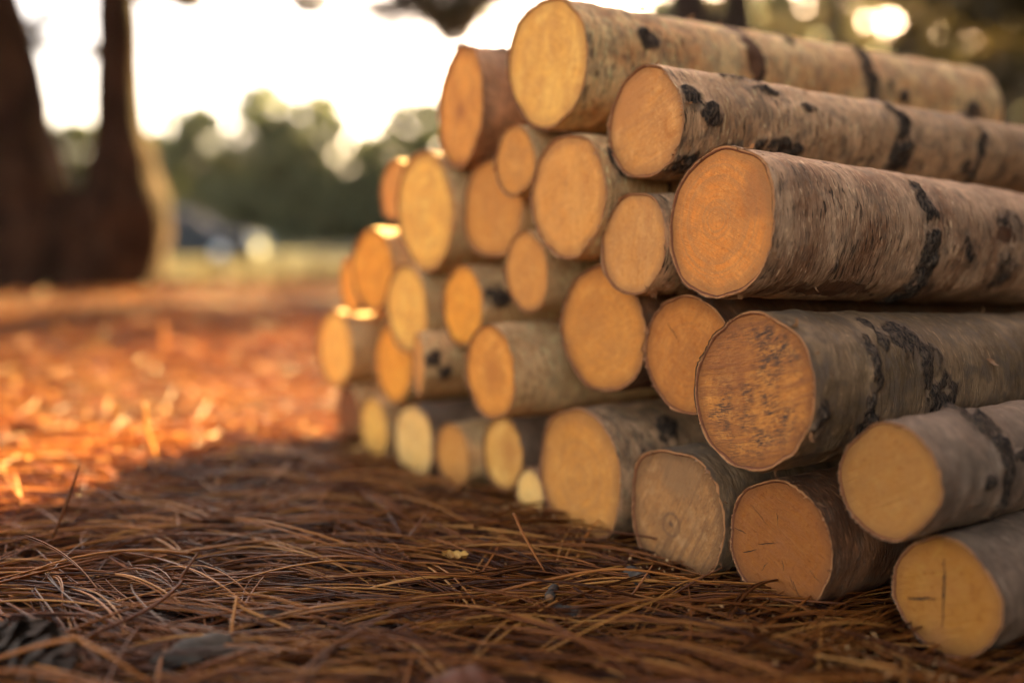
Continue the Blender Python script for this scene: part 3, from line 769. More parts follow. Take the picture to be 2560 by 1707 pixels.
# ------------------------------------------------------------------ small litter
t = NT('pine_cone_scale')
_n = t.noise(t.obj(), 160, 4)
_c = t.mix(t.step(t.m('ADD', t.attr('tip'), t.m('MULTIPLY', t.m('SUBTRACT', _n, .5), .5)), .35, .85), t.mix(_n, (.035, .017, .009), (.07, .035, .018)), t.mix(_n, (.085, .060, .042), (.05, .034, .024)))
M['cone'] = t.finish(_c, .8, t.bump(_n, .5, .001), .15)
M['cone_core'] = simple_mat('pine_cone_core', (.10, .048, .02), (.04, .02, .01), 120, .85, .8, .003)
cone = empty('pine_cone', (-.372, .735, .014), 'dark open pine cone half sunk in the needles at the lower left corner', 'pine cone')
cone.rotation_euler = (R_(97), R_(10), R_(58)); cone.scale = (1.15, 1.15, 1.15)
pts = [(0, 0, z) for z in np.linspace(-.035, .045, 8)]
v, q, tr = tube_np(pts, [.010, .015, .017, .016, .014, .011, .008, .004], 12, .25, 90, 3)
mesh_np('core', v, q, tr, M['cone_core'], cone)
def scale_mesh():
    nU, nV = 8, 7
    vs = []
    for side in (0, 1):
        for a in range(nU):
            u = a / (nU - 1)
            w = .0115 * (math.sin(min(1, u * 1.05) ** .8 * PI * .62) + .12) * (1 if u < .85 else 1 - ((u - .85) / .15) ** 2 * .55)
            for b in range(nV):
                vv = b / (nV - 1) * 2 - 1
                x = .003 + u * .024 - .003 * vv * vv * u
                z = .010 * u * u + .0025 * vv * vv * u + (.0022 * (1 - abs(vv)) * u ** .5 if side else 0)
                vs.append((x, vv * w, z))
    f = np.concatenate([grid_faces(nU, nV), grid_faces(nU, nV, off=nU * nV)[:, ::-1]])
    return np.array(vs), f
sv, sf = scale_mesh()
first = mesh_np('scale', sv, sf, None, M['cone'], cone, {'tip': np.clip(sv[:, 0] / .027, 0, 1)})
gold = PI * (3 - math.sqrt(5))
for k in range(46):
    o = first if k == 0 else first.copy()
    if k: col.objects.link(o); o.parent = cone
    f = k / 45
    o.location = (0, 0, -.030 + .068 * f)
    s = .75 + .55 * math.sin(PI * (.15 + .8 * f)) if f < .8 else 1.0 - (f - .8) * 2.4
    o.scale = (s, s, s)
    o.rotation_euler = (0, R_(-2 - 50 * f), k * gold)

M['deadleaf'] = simple_mat('dead_leaf', (.06, .040, .025), (.115, .08, .052), 60, .7, .4, .002)
M['orangeleaf'] = simple_mat('orange_leaf', (.13, .036, .011), (.07, .022, .009), 50, .6, .4, .002)
M['chip'] = simple_mat('bark_chip', (.13, .085, .055), (.055, .034, .022), 130, .9, 1., .004)
M['yellow'] = simple_mat('yellow_leaf', (.52, .29, .07), (.34, .14, .03), 80, .55, .3, .001)
M['twigend'] = simple_mat('twig_wood', (.30, .15, .07), (.18, .08, .035), 200, .8, .5, .001)
M['twigbark'] = simple_mat('twig_bark', (.085, .062, .045), (.04, .028, .02), 150, .9, .8, .002)

def curved_leaf(name, label, loc, L, W, arch, curl, rotz, mat, cat, tilt=0):
    nU, nV = 22, 11
    vs = []
    for side in (0, 1):
        for a in range(nU):
            u = a / (nU - 1)
            w = W * (math.sin(PI * (u * .94 + .03)) ** .7)
            for b in range(nV):
                v_ = b / (nV - 1) * 2 - 1
                z = arch * math.sin(PI * u) - curl * v_ * v_ + .0012 * math.sin(u * 21 + v_ * 3) - side * .0009
                vs.append(((u - .5) * L, v_ * w, z))
    f = np.concatenate([grid_faces(nU, nV)[:, ::-1], grid_faces(nU, nV, off=nU * nV)])
    o = mesh_np(name, vs, f, None, mat)
    o.location = loc; o.rotation_euler = (R_(tilt), 0, R_(rotz))
    return tag(o, label, cat)

curved_leaf('dead_leaf', 'curved grey brown dead leaf lying among the foreground needles', (-.238, .745, .015), .085, .014, .016, .010, 22, M['deadleaf'], 'leaf', 12)
curved_leaf('dead_leaf', 'blurred orange red leaf at the bottom edge of the litter', (-.03, .668, .026), .06, .016, .008, .006, -8, M['orangeleaf'], 'leaf', 20)
curved_leaf('dead_leaf', 'blurred brown leaf at the bottom edge, right of the orange red one', (.115, .66, .024), .07, .018, .006, .005, 10, M['orangeleaf'], 'leaf', -10)
curved_leaf('yellow_leaf', 'tiny curled yellow leaf on the needles before the small pale logs', (-.055, .942, .030), .026, .005, -.003, -.004, -12, M['yellow'], 'leaf', 25)
# piece of cracked bark
n = 26
pts = np.stack([np.linspace(-.045, .045, n), .004 * np.sin(np.linspace(0, 4, n)), .0015 * np.sin(np.linspace(0, 9, n))], -1)
rad = .011 * (np.sin(np.linspace(.25, PI - .2, n)) ** .35)
v, q, tr = tube_np(pts, rad, 18, .28, 95, 41, True, .75)
o = mesh_np('bark_chip', v, q, tr, M['chip']); o.location = (-.188, .84, .008); o.rotation_euler = (0, R_(-3), R_(4))
tag(o, 'cracked brown piece of bark half covered by needles left of centre', 'bark piece')

def stub(label, loc, L, r, rx, rz, ring=False):
    t_ = empty('twig_stub', loc, label, 'twig', 'broken twig stubs')
    t_.rotation_euler = (R_(rx), 0, R_(rz))
    pts = [(0, y, .0006 * math.sin(y * 300)) for y in np.linspace(.0004, L, 12)]
    v, q, tr = tube_np(pts, [r * (1 + .06 * math.sin(k * 1.7)) for k in range(12)], 14, .1, 260, 3)
    mesh_np('bark', v, q, tr, M['twigbark'], t_)
    pts = [(0, -.0008, 0), (0, .0006, 0)]
    v, q, tr = tube_np(pts, [r * .82, r * .86], 14)
    mesh_np('cut_end', v, q, tr, M['twigend'], t_)
    if ring:
        pts = [(0, -.0014, 0), (0, -.0006, 0)]
        v, q, tr = tube_np(pts, [r * .3, r * .34], 10)
        mesh_np('pith', v, q, tr, M['twigbark'], t_)
stub('round twig stub with a dark pith hole beside the weathered pith eye log', (.122, .895, .021), .04, .0072, -8, 12, True)
stub('tiny pale round twig end lying on the straight needles left of the pith hole stub', (.033, .85, .021), .03, .0045, -4, -10)
stub('dark stubby twig piece in front of the tiny pale round twig end', (.058, .82, .018), .03, .0055, -5, 55)

# ------------------------------------------------------------------ meadow grass
t = NT('dry_grass')
c = t.mix(t.attr('tone'), (.095, .080, .045), (.155, .122, .07))
t.finish(c, .6, None, .25); M['grass'] = t.translucent(c, .35)
n = 16000
y = rng.uniform(7.2, 40, n) ** 1.0; y = 7.2 + (y - 7.2) * rng.random(n) ** .5
x = rng.uniform(-.62, .25, n) * y
h = rng.uniform(.05, .20, n) * np.where(rng.random(n) < .1, 1.8, 1); w = rng.uniform(.004, .010, n) * (1 + y / 20)
a = rng.uniform(0, 2 * PI, n); ln = rng.normal(0, .3, (n, 2))
b0 = np.stack([x, y, ground_z(x, y) + .015], -1)
side = np.stack([np.cos(a), np.sin(a), 0 * a], -1) * w[:, None]
tip = b0 + np.stack([ln[:, 0] * h, ln[:, 1] * h, h], -1)
V = np.stack([b0 - side, b0 + side, tip], 1).reshape(-1, 3)
tag(mesh_np('meadow_grass', V, None, np.arange(3 * n).reshape(-1, 3), M['grass'], None, {'tone': np.repeat(rng.random(n), 3)}, False),
    'pale dry grass standing on the open field', 'grass', None, 'stuff')

# ------------------------------------------------------------------ trees
M['pinebark'] = simple_mat('pine_trunk_bark', (.036, .0165, .0085), (.008, .0035, .0020), 9, .9, 1., .03, .05, (1, 1, .35))
M['darkbark'] = simple_mat('dark_trunk_bark', (.030, .017, .011), (.012, .007, .005), 7, .9, .8, .03, .15, (1, 1, .3))
M['pineleaf'] = leaf_mat('pine_foliage', (.030, .026, .012), (.075, .055, .025), .28)
M['treeleaf'] = leaf_mat('broad_tree_foliage', (.055, .070, .036), (.12, .13, .065), .4)
M['goldleaf'] = leaf_mat('golden_pine_foliage', (.055, .042, .019), (.11, .078, .032), .35)  # lighter, warmer tone of the pine foliage

def leaf_cloud(clumps, n, size, flat=.6, seed=0):
    """small leaf faces spread through ellipsoid clumps: (x, y, z, rx, ry, rz)"""
    g = np.random.default_rng(seed)
    cl = np.asarray(clumps, float)
    vol = cl[:, 3] * cl[:, 4] * cl[:, 5]
    k = g.choice(len(cl), n, p=vol ** .75 / (vol ** .75).sum())
    d = g.normal(size=(n, 3)); d /= np.linalg.norm(d, axis=1)[:, None]
    rad = g.random(n) ** .42
    p = cl[k, :3] + d * rad[:, None] * cl[k, 3:6]
    nz = vnoise(p * 1.6 / max(.6, cl[:, 3].mean()), seed + 5)
    keep = nz > -.28
    p = p[keep]; m = len(p)
    a = g.normal(size=(m, 3)); a /= np.linalg.norm(a, axis=1)[:, None]
    b = np.cross(a, g.normal(size=(m, 3))); b /= np.linalg.norm(b, axis=1)[:, None]
    s = size * g.uniform(.5, 1.3, m)[:, None]
    V = np.stack([p - a * s, p - b * s * flat, p + a * s, p + b * s * flat], 1).reshape(-1, 3)
    tone = np.clip(.5 + .5 * vnoise(p * 2.2, seed + 2) + .2 * g.normal(size=m), 0, 1)
    return V, np.arange(4 * m).reshape(-1, 4), np.repeat(tone, 4)

def crown_clumps(h, z0, rad, n, seed, power=.8):
    g = np.random.default_rng(seed)
    out = []
    for k in range(n):
        f = (k + g.random()) / n
        z = z0 + (h - z0) * f
        rr = rad * (1 - f) ** power * .75 + rad * .12
        a = g.uniform(0, 2 * PI); q = rr * g.uniform(.2, 1)
        s = rad * g.uniform(.36, .62) * (1.1 - .55 * f)
        out.append((q * math.cos(a), q * math.sin(a), min(z, h - s * .8), s, s, s * g.uniform(.55, .85)))
    return out

def make_tree(name, label, x, y, h, rad, z0=.3, leaves=1400, size=.3, tr=.18, mat='treeleaf', clumps=14, seed=0, group=None, bark='darkbark', power=.5, cat='tree', lean=0, core=False):
    root = empty(name, (x, y, float(ground_z(x, y))), label, cat, group)
    g = np.random.default_rng(seed)
    cl = crown_clumps(h, z0, rad, clumps, seed, power)
    if core: cl = cl + [(0, 0, h * .30, rad * .72, rad * .72, h * .26), (.15, -.1, h * .60, rad * .62, rad * .62, h * .30)]
    path = smooth_path([(0, 0, -.2), (lean * .3 + .04 * h * g.normal() * .3, 0, h * .4), (lean, 0, h * .93)], 14)
    parts = [tube_np(path, np.linspace(tr, tr * .25, 14), 10, .12, 3, seed)]
    for c_ in cl[:10]:
        zb = max(.2, c_[2] * .75)
        b = path[min(13, int(13 * zb / h))]
        lp = smooth_path([b, (b + np.array(c_[:3])) / 2 + np.array([0, 0, -.05 * h]), c_[:3]], 7)
        parts.append(tube_np(lp, np.linspace(tr * .35, tr * .06, 7), 6))
    v, q, t3 = merge(parts)
    mesh_np('trunk', v, q, t3, M[bark], root)
    v, q, tn = leaf_cloud(cl, leaves, size, .6, seed)
    mesh_np('crown', v, q, None, M[mat], root, {'tone': tn}, False)
    return root

# far row of trees across the field, height set by each tree
far = [
 (-24.2, 47, 6.9, 3.6, 'far tree seen between the two limbs of the forked trunk, left half of the gap'),
 (-20.4, 49, 6.2, 3.4, 'far tree seen between the two limbs of the forked trunk, right half of the gap'),
 (-17.0, 48, 5.4, 3.2, 'low far tree just right of the forked trunk'),
 (-14.4, 46, 6.6, 3.2, 'far rounded tree left of the tallest one across the field'),
 (-11.6, 47, 7.8, 3.5, 'tallest far tree in the middle of the field edge'),
 (-9.0, 46.5, 7.2, 3.0, 'far tree just right of the tallest one'),
 (-6.9, 50, 5.6, 2.8, 'low far tree beneath the dip in the tree line'),
 (-4.7, 48, 7.1, 2.7, 'far pointed tree right behind the left shoulder of the pile'),
 (-2.0, 50, 6.6, 3.2, 'far tree mostly hidden behind the upper left logs'),
 (-29.0, 48, 7.4, 3.8, 'far tree hidden for the most part by the left limb of the forked trunk'),
]
for k, (x, y, h, rad, lab) in enumerate(far):
    make_tree('broad_tree', lab, x, y, h, rad, .0, 5600, .28, .22, 'treeleaf', 34, 200 + k, 'trees along the far edge of the field', power=.36)
# tall wood at the right end of the field: it shades the field and stands behind the pile
for k, (x, y, h, rad, lab) in enumerate([
 (1.5, 49, 9.6, 3.4, 'far wood tree hidden behind the top logs, first beyond the pointed one'),
 (5.5, 48, 9.9, 3.4, 'far wood tree at the left end of the gap over the largest top log'),
 (8.8, 56.6, 19.0, 3.4, 'far wood tree behind the thick pine trunks'),
 (13.0, 48, 22.0, 3.7, 'tall far wood tree left of the slim trunk'),
 (16.8, 50, 23.0, 3.6, 'tall far wood tree behind the slim trunk'),
 (20.0, 48, 16.0, 3.8, 'tall far wood tree left of the last dark trunk'),
 (24.0, 50, 16.5, 4.0, 'tall far wood tree right of the last dark trunk'),
 (28.5, 49, 16.5, 4.0, 'tall far wood tree behind the dense pine'),
 (33.5, 50, 16.5, 4.2, 'tall far wood tree beyond the right edge of the picture')]):
    make_tree('broad_tree', lab, x, y, h, rad, .3, 12000 if 8 < x < 17 else 1900, .34, .3, 'treeleaf', 40, 240 + k, 'tall wood behind the log pile', power=.32)
# undergrowth that closes the foot of the tree line
hedge = [(x, 52 + 1.5 * math.sin(x), 1.6 + .5 * math.sin(x * 1.7), 3.0, 2.0, 2.4 + .6 * math.sin(x * .9)) for x in np.arange(-34, 18, 2.4)]
v, q, tn = leaf_cloud(hedge, 16000, .34, .7, 77)
tag(mesh_np('undergrowth', v, q, None, M['treeleaf'], None, {'tone': tn}, False), 'dark green undergrowth closing the foot of the far tree line', 'bushes', None, 'stuff')

# forest behind the pile on the right: tall bare pine trunks
def tall_pine(label, x, y, r, h, seed):
    root = empty('pine_tree', (x, y, float(ground_z(x, y))), label, 'tree', 'pines behind the log pile')
    path = smooth_path([(0, 0, -.2), (.05, 0, 2), (-.05, .05, 5), (.1, 0, h)], 24)
    rad = r * np.array([1.25 if k == 0 else 1.08 - .75 * (k / 23) for k in range(24)])
    parts = [tube_np(path, rad, 20, .10, 5, seed)]
    cl = [(1.6 * math.cos(a), 1.6 * math.sin(a), h - 2.2 + 1.6 * b, 1.3, 1.3, .7) for a, b in [(0, .2), (1.3, .5), (2.6, 0), (3.9, .6), (5.2, .3), (2, 1.2), (5, 1.3)]]
    for c_ in cl:
        b = path[20]
        parts.append(tube_np(smooth_path([b, (b + np.array(c_[:3])) / 2, c_[:3]], 6), np.linspace(r * .3, r * .08, 6), 6))
    v, q, t3 = merge(parts)
    mesh_np('trunk', v, q, t3, M['darkbark'], root)
    v, q, tn = leaf_cloud(cl, 1500, .14, .35, seed)
    mesh_np('crown', v, q, None, M['pineleaf'], root, {'tone': tn}, False)
tall_pine('dark pine trunk added behind the thick pair to shade the forked pine', 4.56, 20.5, .52, 18.0, 305)  # added trunk, its shadow darkens the left limb of the forked pine
tall_pine('thick dark pine trunk above the middle of the largest top log', 1.70, 10.0, .27, 12.5, 301)
tall_pine('dark pine trunk pressed close against the right of the thickest one', 2.32, 10.6, .25, 12.0, 302)
tall_pine('slim dark pine trunk between two bright gaps of sky', 5.15, 16.0, .20, 13.0, 303)
tall_pine('dark pine trunk at the right end of the bright gaps', 7.05, 18.0, .25, 13.5, 304)
# young bushy pines whose branches fill the gaps between the trunks
young = [
 (8.4, 16.5, 5.0, 2.2, 'goldleaf', 'golden green young pine behind the far end of the largest top log'),
 (7.6, 24.0, 6.5, 2.7, 'pineleaf', 'young pine with sky showing through, behind the slim trunk'),
 (4.6, 19.0, 4.9, 2.3, 'pineleaf', 'low young pine behind the gap right of the thick trunks'),
 (10.6, 22.0, 6.2, 2.6, 'pineleaf', 'bushy dark young pine at the upper right corner'),
 (4.0, 27.0, 6.6, 2.4, 'pineleaf', 'tall young pine behind the thick trunks above the largest top log'),
 (13.5, 27.0, 7.4, 3.0, 'pineleaf', 'young pine farthest right behind the log pile'),
 (6.0, 30.0, 7.6, 2.6, 'pineleaf', 'farthest young pine between the slim trunk and the thick ones'),
 (10.5, 29.0, 7.6, 2.6, 'goldleaf', 'golden young pine farther back, between the slim trunk and the right corner'),
 (3.4, 17.0, 4.8, 1.6, 'pineleaf', 'narrow young pine just right of the thick trunks'),
 (7.0, 17.5, 5.2, 1.7, 'pineleaf', 'narrow young pine in front of the dark trunk at the right end of the gaps'),
]
for k, (x, y, h, rad, m_, lab) in enumerate(young):
    make_tree('young_pine', lab, x, y, h, rad, .2, 3000, .17, .10, m_, 30, 340 + k, 'young pines behind the log pile', power=.5)
# unseen trees added outside the picture to shade the near end of the pile
make_tree('added_shade_pine', 'unseen shade pine added just outside the right edge of the picture', 3.3, .9, 6.5, 1.9, .0, 9000, .15, .16, 'pineleaf', 34, 381, 'added shade trees round the log pile', power=.2, core=True)
make_tree('added_shade_pine', 'unseen shade pine added outside the picture, behind the right shoulder of the viewer', 2.6, -2.0, 6.5, 2.0, .0, 9000, .15, .16, 'pineleaf', 34, 382, 'added shade trees round the log pile', power=.2, core=True)
can = empty('tall_pine', (4.2, 3.4, -.05), 'unseen pine added outside the picture, its crown shading the log pile', 'tree')  # added canopy, cuts the sky light over the near logs
v, q, t3 = tube_np(smooth_path([(0, 0, -.2), (-.1, -.1, 3), (-.5, -.4, 6), (-.8, -.7, 9)], 16), np.linspace(.24, .10, 16), 14, .1, 5, 7)
mesh_np('trunk', v, q, t3, M['darkbark'], can)
_g = np.random.default_rng(5)
cl = [(-2.7 + 2.6 * math.cos(a) * k, -3.1 + 2.6 * math.sin(a) * k, 6.6 + .8 * _g.random(), 1.3, 1.3, .6) for a, k in [(0, 0), (0, 1), (1.05, 1), (2.1, 1), (3.14, 1), (4.2, 1), (5.2, 1), (.5, .5), (2.6, .5), (4.7, .5)]]
for c_ in cl[:6]:
    v, q, t3 = tube_np(smooth_path([(-.5, -.4, 6), (c_[0] * .5, c_[1] * .5, 6.2), c_[:3]], 8), np.linspace(.08, .02, 8), 6)
    mesh_np('branch', v, q, t3, M['darkbark'], can)
v, q, tn = leaf_cloud(cl, 6500, .15, .35, 93)
mesh_np('crown', v, q, None, M['pineleaf'], can, {'tone': tn}, False)
# the dense pine that keeps the sun off the pile
make_tree('dense_pine', 'dense dark pine at the right edge of the picture behind the log pile', 7.2, 11.0, 9.2, 2.35, .3, 34000, .13, .16, 'pineleaf', 46, 371, None, power=.25, core=True)
make_tree('dense_pine', 'dense pine farther right, outside the edge of the forest gap', 10.2, 10.6, 5.8, 2.4, .3, 8000, .16, .16, 'pineleaf', 34, 372, None, power=.3)

# ------------------------------------------------------------------ the big forked pine at the left
fork = empty('forked_pine', (-2.95, 6.7, float(ground_z(-2.95, 6.7))), 'big dark forked pine trunk standing at the left', 'tree')
K = .00293
def fp(px, py, dy=0):      # metres relative to the tree's foot
    D = 6.7 + dy
    return ((px - 1176) / 2287 * D + 2.95, dy, .335 + (550 - py - max(0, (400 - py) * .045)) / 2287 * D + .03)
def limb(name, ctrl, seed, n=46):
    c = np.array([[*fp(a, b, dy), r_ * K] for a, b, r_, dy in ctrl])
    s = smooth_path(c, n)
    v, q, t3 = tube_np(s[:, :3], s[:, 3], 28, .10, 5.5, seed)
    return v, q, t3
tr = merge([
    limb('', [(235, 740, 120, 0), (262, 640, 100, 0), (285, 560, 100, 0), (292, 480, 100, 0), (292, 400, 80, 0), (290, 300, 60, 0), (292, 150, 48, 0), (294, 0, 44, 0), (300, -300, 40, .1), (340, -900, 30, .3), (380, -1700, 18, .2)], 1),
    limb('', [(70, 740, 190, 0), (72, 620, 165, 0), (66, 500, 128, 0), (44, 380, 104, 0), (22, 200, 92, 0), (0, 60, 86, 0), (-50, -200, 80, -.1), (-150, -900, 62, -.4), (-220, -1800, 30, -.3)], 2),
    limb('', [(165, 740, 150, 0), (165, 640, 140, 0), (165, 560, 115, 0), (168, 490, 80, 0), (172, 440, 45, 0)], 3, 20)])
mesh_np('trunk', *tr, M['pinebark'], fork)

def bough(ctrl, r0, tufts, seed, clumps=(), name='branch', dens=.55):
    """a drooping branch of the forked pine, needle tufts on it"""
    g = np.random.default_rng(seed)
    p = smooth_path(ctrl, 26)
    parts = [tube_np(p, np.linspace(r0, r0 * .25, 26), 8, .1, 9, seed)]
    V, T3, tn = [], [], []
    off = 0
    for k in range(tufts):
        b = p[int(25 * (1 - g.random() ** 1.4 * .75))]
        e = b + g.normal(size=3) * np.array([.16, .12, .07]) + np.array([0, 0, -.04])
        parts.append(tube_np([b, (b + e) / 2 + g.normal(size=3) * .02, e], [.006, .005, .003], 5))
        m = 30
        d = (e - b) / (np.linalg.norm(e - b) + 1e-6) * .8 + g.normal(size=(m, 3)) * .55
        d /= np.linalg.norm(d, axis=1)[:, None]
        s = np.cross(d, g.normal(size=(m, 3))); s /= np.linalg.norm(s, axis=1)[:, None]
        st = b + (e - b) * g.uniform(.5, 1.05, (m, 1))
        en = st + d * g.uniform(.06, .13, (m, 1))
        V.append(np.stack([st - s * .0016, st + s * .0016, en], 1).reshape(-1, 3)); tn.append(np.repeat(g.random(m), 3))
    v, q, t3 = merge(parts)
    b_ = mesh_np(name, v, q, t3, M['pinebark'], fork)
    V = np.concatenate(V); m3 = len(V)
    Q2 = np.zeros((0, 4), int); tn2 = np.concatenate(tn)
    if clumps:
        lv, lq, lt = leaf_cloud([(*fp(a, b, dy), r_ * K, r_ * K, r_ * K * fl) for a, b, dy, r_, fl in clumps], int(sum(c_[3] ** 2 for c_ in clumps) * dens), .016, .45, seed)
        V = np.concatenate([V, lv]); Q2 = lq + m3; tn2 = np.concatenate([tn2, lt])
    mesh_np('needles', V, Q2, np.arange(m3).reshape(-1, 3), M['goldleaf'], b_, {'tone': tn2}, False)
bough([fp(300, -420), fp(520, -330, -.3), fp(760, -160, -.6), fp(930, 0, -.9), fp(1020, 40, -1.0)], .035, 42, 1, [(1045, 66, -1., 46, .9), (1010, 38, -1., 44, .8), (900, 52, -.8, 60, .7), (830, 30, -.7, 55, .6), (955, 18, -.7, 55, .6), (725, 12, -.6, 48, .7), (1060, 40, -1., 44, .9)], dens=.75)
bough([fp(300, -420), fp(560, -260, -.2), fp(850, -120, -.5), fp(1130, -30, -.9), fp(1230, -10, -1.0)], .03, 36, 2, [(1090, 22, -.9, 50, .8), (1160, -20, -.95, 55, .7), (1020, -10, -.8, 60, .8)], dens=.7)
bough([fp(296, -250), fp(430, -150, -.2), fp(520, -30, -.4), fp(590, 40, -.5)], .022, 14, 3, [(450, 8, -.2, 45, .6), (540, 30, -.4, 30, .8), (370, -15, -.1, 50, .6)], dens=.85)
bough([fp(296, -150), fp(230, -40, .1), fp(160, 40, .2), fp(90, 130, .3)], .030, 8, 4, [(90, 85, .2, 18, 1), (115, 62, .2, 18, 1), (140, 40, .2, 19, 1), (165, 20, .2, 19, 1), (190, 0, .2, 19, 1)], dens=1.)
bough([fp(40, 70), fp(95, 95, .1), fp(165, 114, .1), fp(262, 128, .1)], .030, 7, 5, [(95, 95, .1, 18, 1), (130, 107, .1, 18, 1), (165, 114, .1, 18, 1), (200, 119, .1, 18, 1), (235, 124, .1, 18, 1)], dens=1.)
# its crown, high above the picture
cl = [(a, b, c_, 1.3, 1.3, .8) for a, b, c_ in [(-1.6, 0, 6.6), (-.4, .6, 7.4), (1.0, .2, 6.8), (.3, -.9, 6.3), (1.9, -.4, 6.1), (-2.4, .7, 6.0), (0, 0, 8.0)]]
v, q, tn = leaf_cloud(cl, 3500, .12, .35, 91)
mesh_np('crown', v, q, None, M['pineleaf'], fork, {'tone': tn}, False)

# ------------------------------------------------------------------ the car parked on the field
def paint(name, c, rough, metal=0., coat=0.):
    t = NT(name)
    n = t.noise(t.obj(), 30, 3)
    m_ = t.finish(t.mix(t.m('MULTIPLY', n, .35), c, tuple(v * .7 for v in c)), rough, None, .2, Metallic=metal)
    t.bsdf.inputs['Coat Weight'].default_value = coat
    return m_
M['paint'] = paint('car_paint', (.022, .029, .038), .6, 0., 0.)
M['glass'] = paint('car_glass', (.02, .03, .034), .1, 0., .0)
M['tyre'] = paint('tyre_rubber', (.02, .02, .02), .8)
M['alloy'] = paint('wheel_alloy', (.5, .5, .5), .3, .9)
M['plastic'] = paint('grey_plastic', (.03, .03, .032), .6)
t = NT('lit_headlamp'); em = t.n('Emission'); em.inputs[0].default_value = (.86, .93, 1, 1); em.inputs[1].default_value = .05
t.t.links.new(em.outputs[0], t.out.inputs[0]); M['lamp'] = t.mat

CX, CY = -8.65, 26.0
car = empty('parked_car', (CX, CY, float(ground_z(CX, CY)) + .02), 'dark blue grey hatchback parked on the field beside the forked pine', 'car')
def section_body(rows, mat, name, parent):
    """rows: (x, half width, z low, z high, tuck) -> closed lofted shell"""
    vs = []
    for x, w, zl, zh, tuck in rows:
        prof = [(-w * .90, zl), (-w, zl + (zh - zl) * .25), (-w * .995, zl + (zh - zl) * .6), (-w * tuck, zh - .02), (-w * tuck * .8, zh), (w * tuck * .8, zh), (w * tuck, zh - .02), (w * .995, zl + (zh - zl) * .6), (w, zl + (zh - zl) * .25), (w * .90, zl)]
        vs += [(x, a, b) for a, b in prof]
    m = len(rows); k = 10
    q = grid_faces(m, k, True)[:, ::-1]
    tr = []
    vs = np.array(vs)
    for r0 in (0, m - 1):
        c = len(vs); vs = np.vstack([vs, vs[r0 * k:(r0 + 1) * k].mean(0)[None]])
        for j in range(k):
            tr.append((c, r0 * k + (j + 1) % k, r0 * k + j) if r0 else (c, r0 * k + j, r0 * k + (j + 1) % k))
    return mesh_np(name, vs, q, tr, mat, parent)
body = section_body([(-2.10, .70, .42, .80, .9), (-2.02, .82, .28, .92, .93), (-1.6, .87, .22, .96, .95), (-.8, .88, .2, .95, .96), (.3, .88, .2, .94, .96), (.9, .88, .2, .92, .95), (1.5, .86, .22, .86, .93), (1.95, .80, .26, .76, .9), (2.13, .66, .34, .64, .88)], M['paint'], 'body', car)
section_body([(-2.0, .70, .90, .96, .9), (-1.75, .74, .90, 1.28, .84), (-1.35, .76, .90, 1.43, .80), (-.6, .77, .90, 1.48, .79), (.05, .77, .90, 1.45, .80), (.45, .77, .90, 1.30, .82), (1.05, .76, .88, .93, .93)], M['paint'], 'cabin', car)
def pane(name, pts, parent, mat, th=.012):
    pts = np.array(pts, float)
    n_ = np.cross(pts[1] - pts[0], pts[2] - pts[0]); n_ /= np.linalg.norm(n_)
    k = len(pts)
    vs = np.vstack([pts + n_ * th, pts - n_ * th])
    q = [(j, (j + 1) % k, k + (j + 1) % k, k + j) for j in range(k)]
    q += [(0, 1, 2, 3), (k + 3, k + 2, k + 1, k)]
    return mesh_np(name, vs, q, None, mat, parent, None, False)
for s in (-1, 1):
    pane('side_window', [(-.72, .762 * s, .99), (.72, .762 * s, .97), (.22, .64 * s, 1.34), (-.68, .625 * s, 1.40)], car, M['glass'])
    pane('side_window', [(-1.66, .745 * s, 1.0), (-.80, .762 * s, .99), (-.76, .625 * s, 1.40), (-1.36, .615 * s, 1.34)], car, M['glass'])
    pane('door_handle', [(-.25, .885 * s, .80), (-.07, .885 * s, .80), (-.07, .885 * s, .83), (-.25, .885 * s, .83)], car, M['plastic'], .015)
    v, q, t3 = tube_np([(.62, .80 * s, 1.0), (.62, .92 * s, 1.02), (.62, 1.02 * s, 1.02)], [.03, .09, .06], 10)
    mesh_np('wing_mirror', v, q, t3, M['paint'], car)
    v, q, t3 = tube_np([(1.90, .60 * s, .60), (2.08, .60 * s, .60), (2.14, .60 * s, .60)], [.10, .10, .08], 16)
    hl = mesh_np('headlight', v, q, t3, M['lamp'], car)
    for xx in (-1.32, 1.33):
        v, q, t3 = tube_np([(xx, s * .68, .31), (xx, s * .70, .31), (xx, s * .86, .31), (xx, s * .885, .31)], [.27, .31, .31, .27], 28)
        wh = mesh_np('wheel', v, q, t3, M['tyre'], car)
        v, q, t3 = tube_np([(xx, s * .88, .31), (xx, s * .895, .31)], [.20, .19], 20)
        mesh_np('rim', v, q, t3, M['alloy'], wh)
pane('windscreen', [(.98, -.64, .955), (.98, .64, .955), (.42, .58, 1.32), (.42, -.58, 1.32)], car, M['glass'])
pane('rear_window', [(-1.97, .58, .99), (-1.97, -.58, .99), (-1.66, -.55, 1.33), (-1.66, .55, 1.33)], car, M['glass'])
pane('grille', [(2.145, -.38, .44), (2.145, .38, .44), (2.10, .36, .60), (2.10, -.36, .60)], car, M['plastic'])

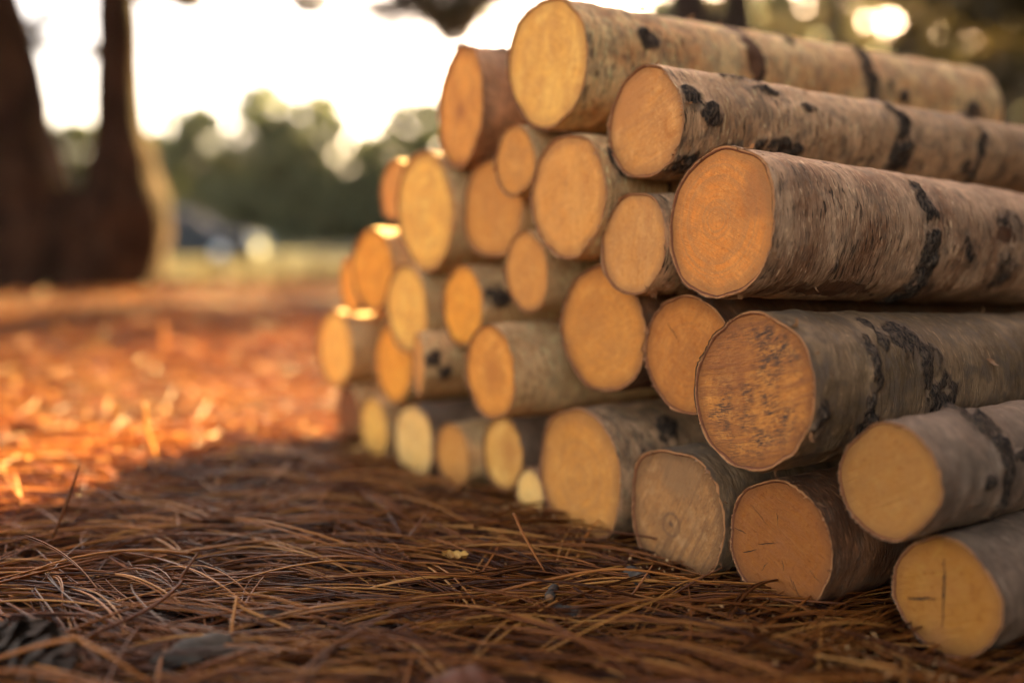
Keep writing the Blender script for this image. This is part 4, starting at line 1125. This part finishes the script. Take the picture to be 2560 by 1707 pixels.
# ------------------------------------------------------------------ evening haze
t = NT('haze')
pv = t.n('VolumePrincipled')
pv.inputs['Color'].default_value = (1.0, .97, .92, 1)
pv.inputs['Density'].default_value = .00008
pv.inputs['Anisotropy'].default_value = .3
t.t.links.new(pv.outputs[0], t.out.inputs['Volume'])
hx, hy0, hy1, hz0, hz1 = 340, -60, 380, -3, 24
hv = [(x, y, z) for z in (hz0, hz1) for y in (hy0, hy1) for x in (-hx, hx)]
tag(mesh_np('haze', hv, [(0, 2, 3, 1), (4, 5, 7, 6), (0, 1, 5, 4), (2, 6, 7, 3), (0, 4, 6, 2), (1, 3, 7, 5)], None, t.mat, None, None, False), 'thin warm evening haze in the air over the field', 'haze', None, 'stuff')

# ------------------------------------------------------------------ camera
cam = bpy.data.cameras.new('camera')
cam.sensor_width = 36.0
cam.lens = 35.0
cam.clip_start = .02
cam.clip_end = 2000
co = bpy.data.objects.new('camera', cam)
col.objects.link(co)
co.location = (0, 0, .335)
co.rotation_euler = (R_(90 - 5.842), 0, 0)
cam.dof.use_dof = True
cam.dof.focus_distance = .92
cam.dof.aperture_fstop = 1.28
scene.camera = co

# ------------------------------------------------------------------ light
SUN_EL, SUN_AZ = 22.5, 29.0           # degrees; azimuth to the right of the view
world = bpy.data.worlds.new('World')
scene.world = world
world.use_nodes = True
nt = world.node_tree
bg = nt.nodes['Background']
sky = nt.nodes.new('ShaderNodeTexSky')
sky.sky_type = 'NISHITA'
sky.sun_disc = False
sky.sun_elevation = R_(SUN_EL)
sky.sun_rotation = R_(SUN_AZ)
sky.air_density = .8
sky.dust_density = 2.0
sky.ozone_density = .2
tint = nt.nodes.new('ShaderNodeMix'); tint.data_type = 'RGBA'; tint.blend_type = 'MULTIPLY'
tint.inputs[0].default_value = 1.0
tint.inputs[7].default_value = (1.0, .765, .585, 1)      # warm tint for white balance, multiplied into the sky
nt.links.new(sky.outputs[0], tint.inputs[6])
nt.links.new(tint.outputs[2], bg.inputs[0])
bg.inputs[1].default_value = .05
sl = bpy.data.lights.new('sun', 'SUN')
sl.energy = 4.5
sl.angle = R_(.5)
sl.color = (1.0, .725, .27)
so = bpy.data.objects.new('sun', sl)
col.objects.link(so)
sd = Vector((math.sin(R_(SUN_AZ)) * math.cos(R_(SUN_EL)), math.cos(R_(SUN_AZ)) * math.cos(R_(SUN_EL)), math.sin(R_(SUN_EL))))
so.rotation_euler = sd.to_track_quat('Z', 'Y').to_euler()
so.location = (10, 18, 12)

scene.view_settings.view_transform = 'Standard'
scene.view_settings.look = 'None'
scene.view_settings.gamma = 1
scene.view_settings.exposure = 4.55
scene.cycles.use_denoising = True
scene.cycles.max_bounces = 8
scene.cycles.sample_clamp_indirect = 8
scene.render.film_transparent = False
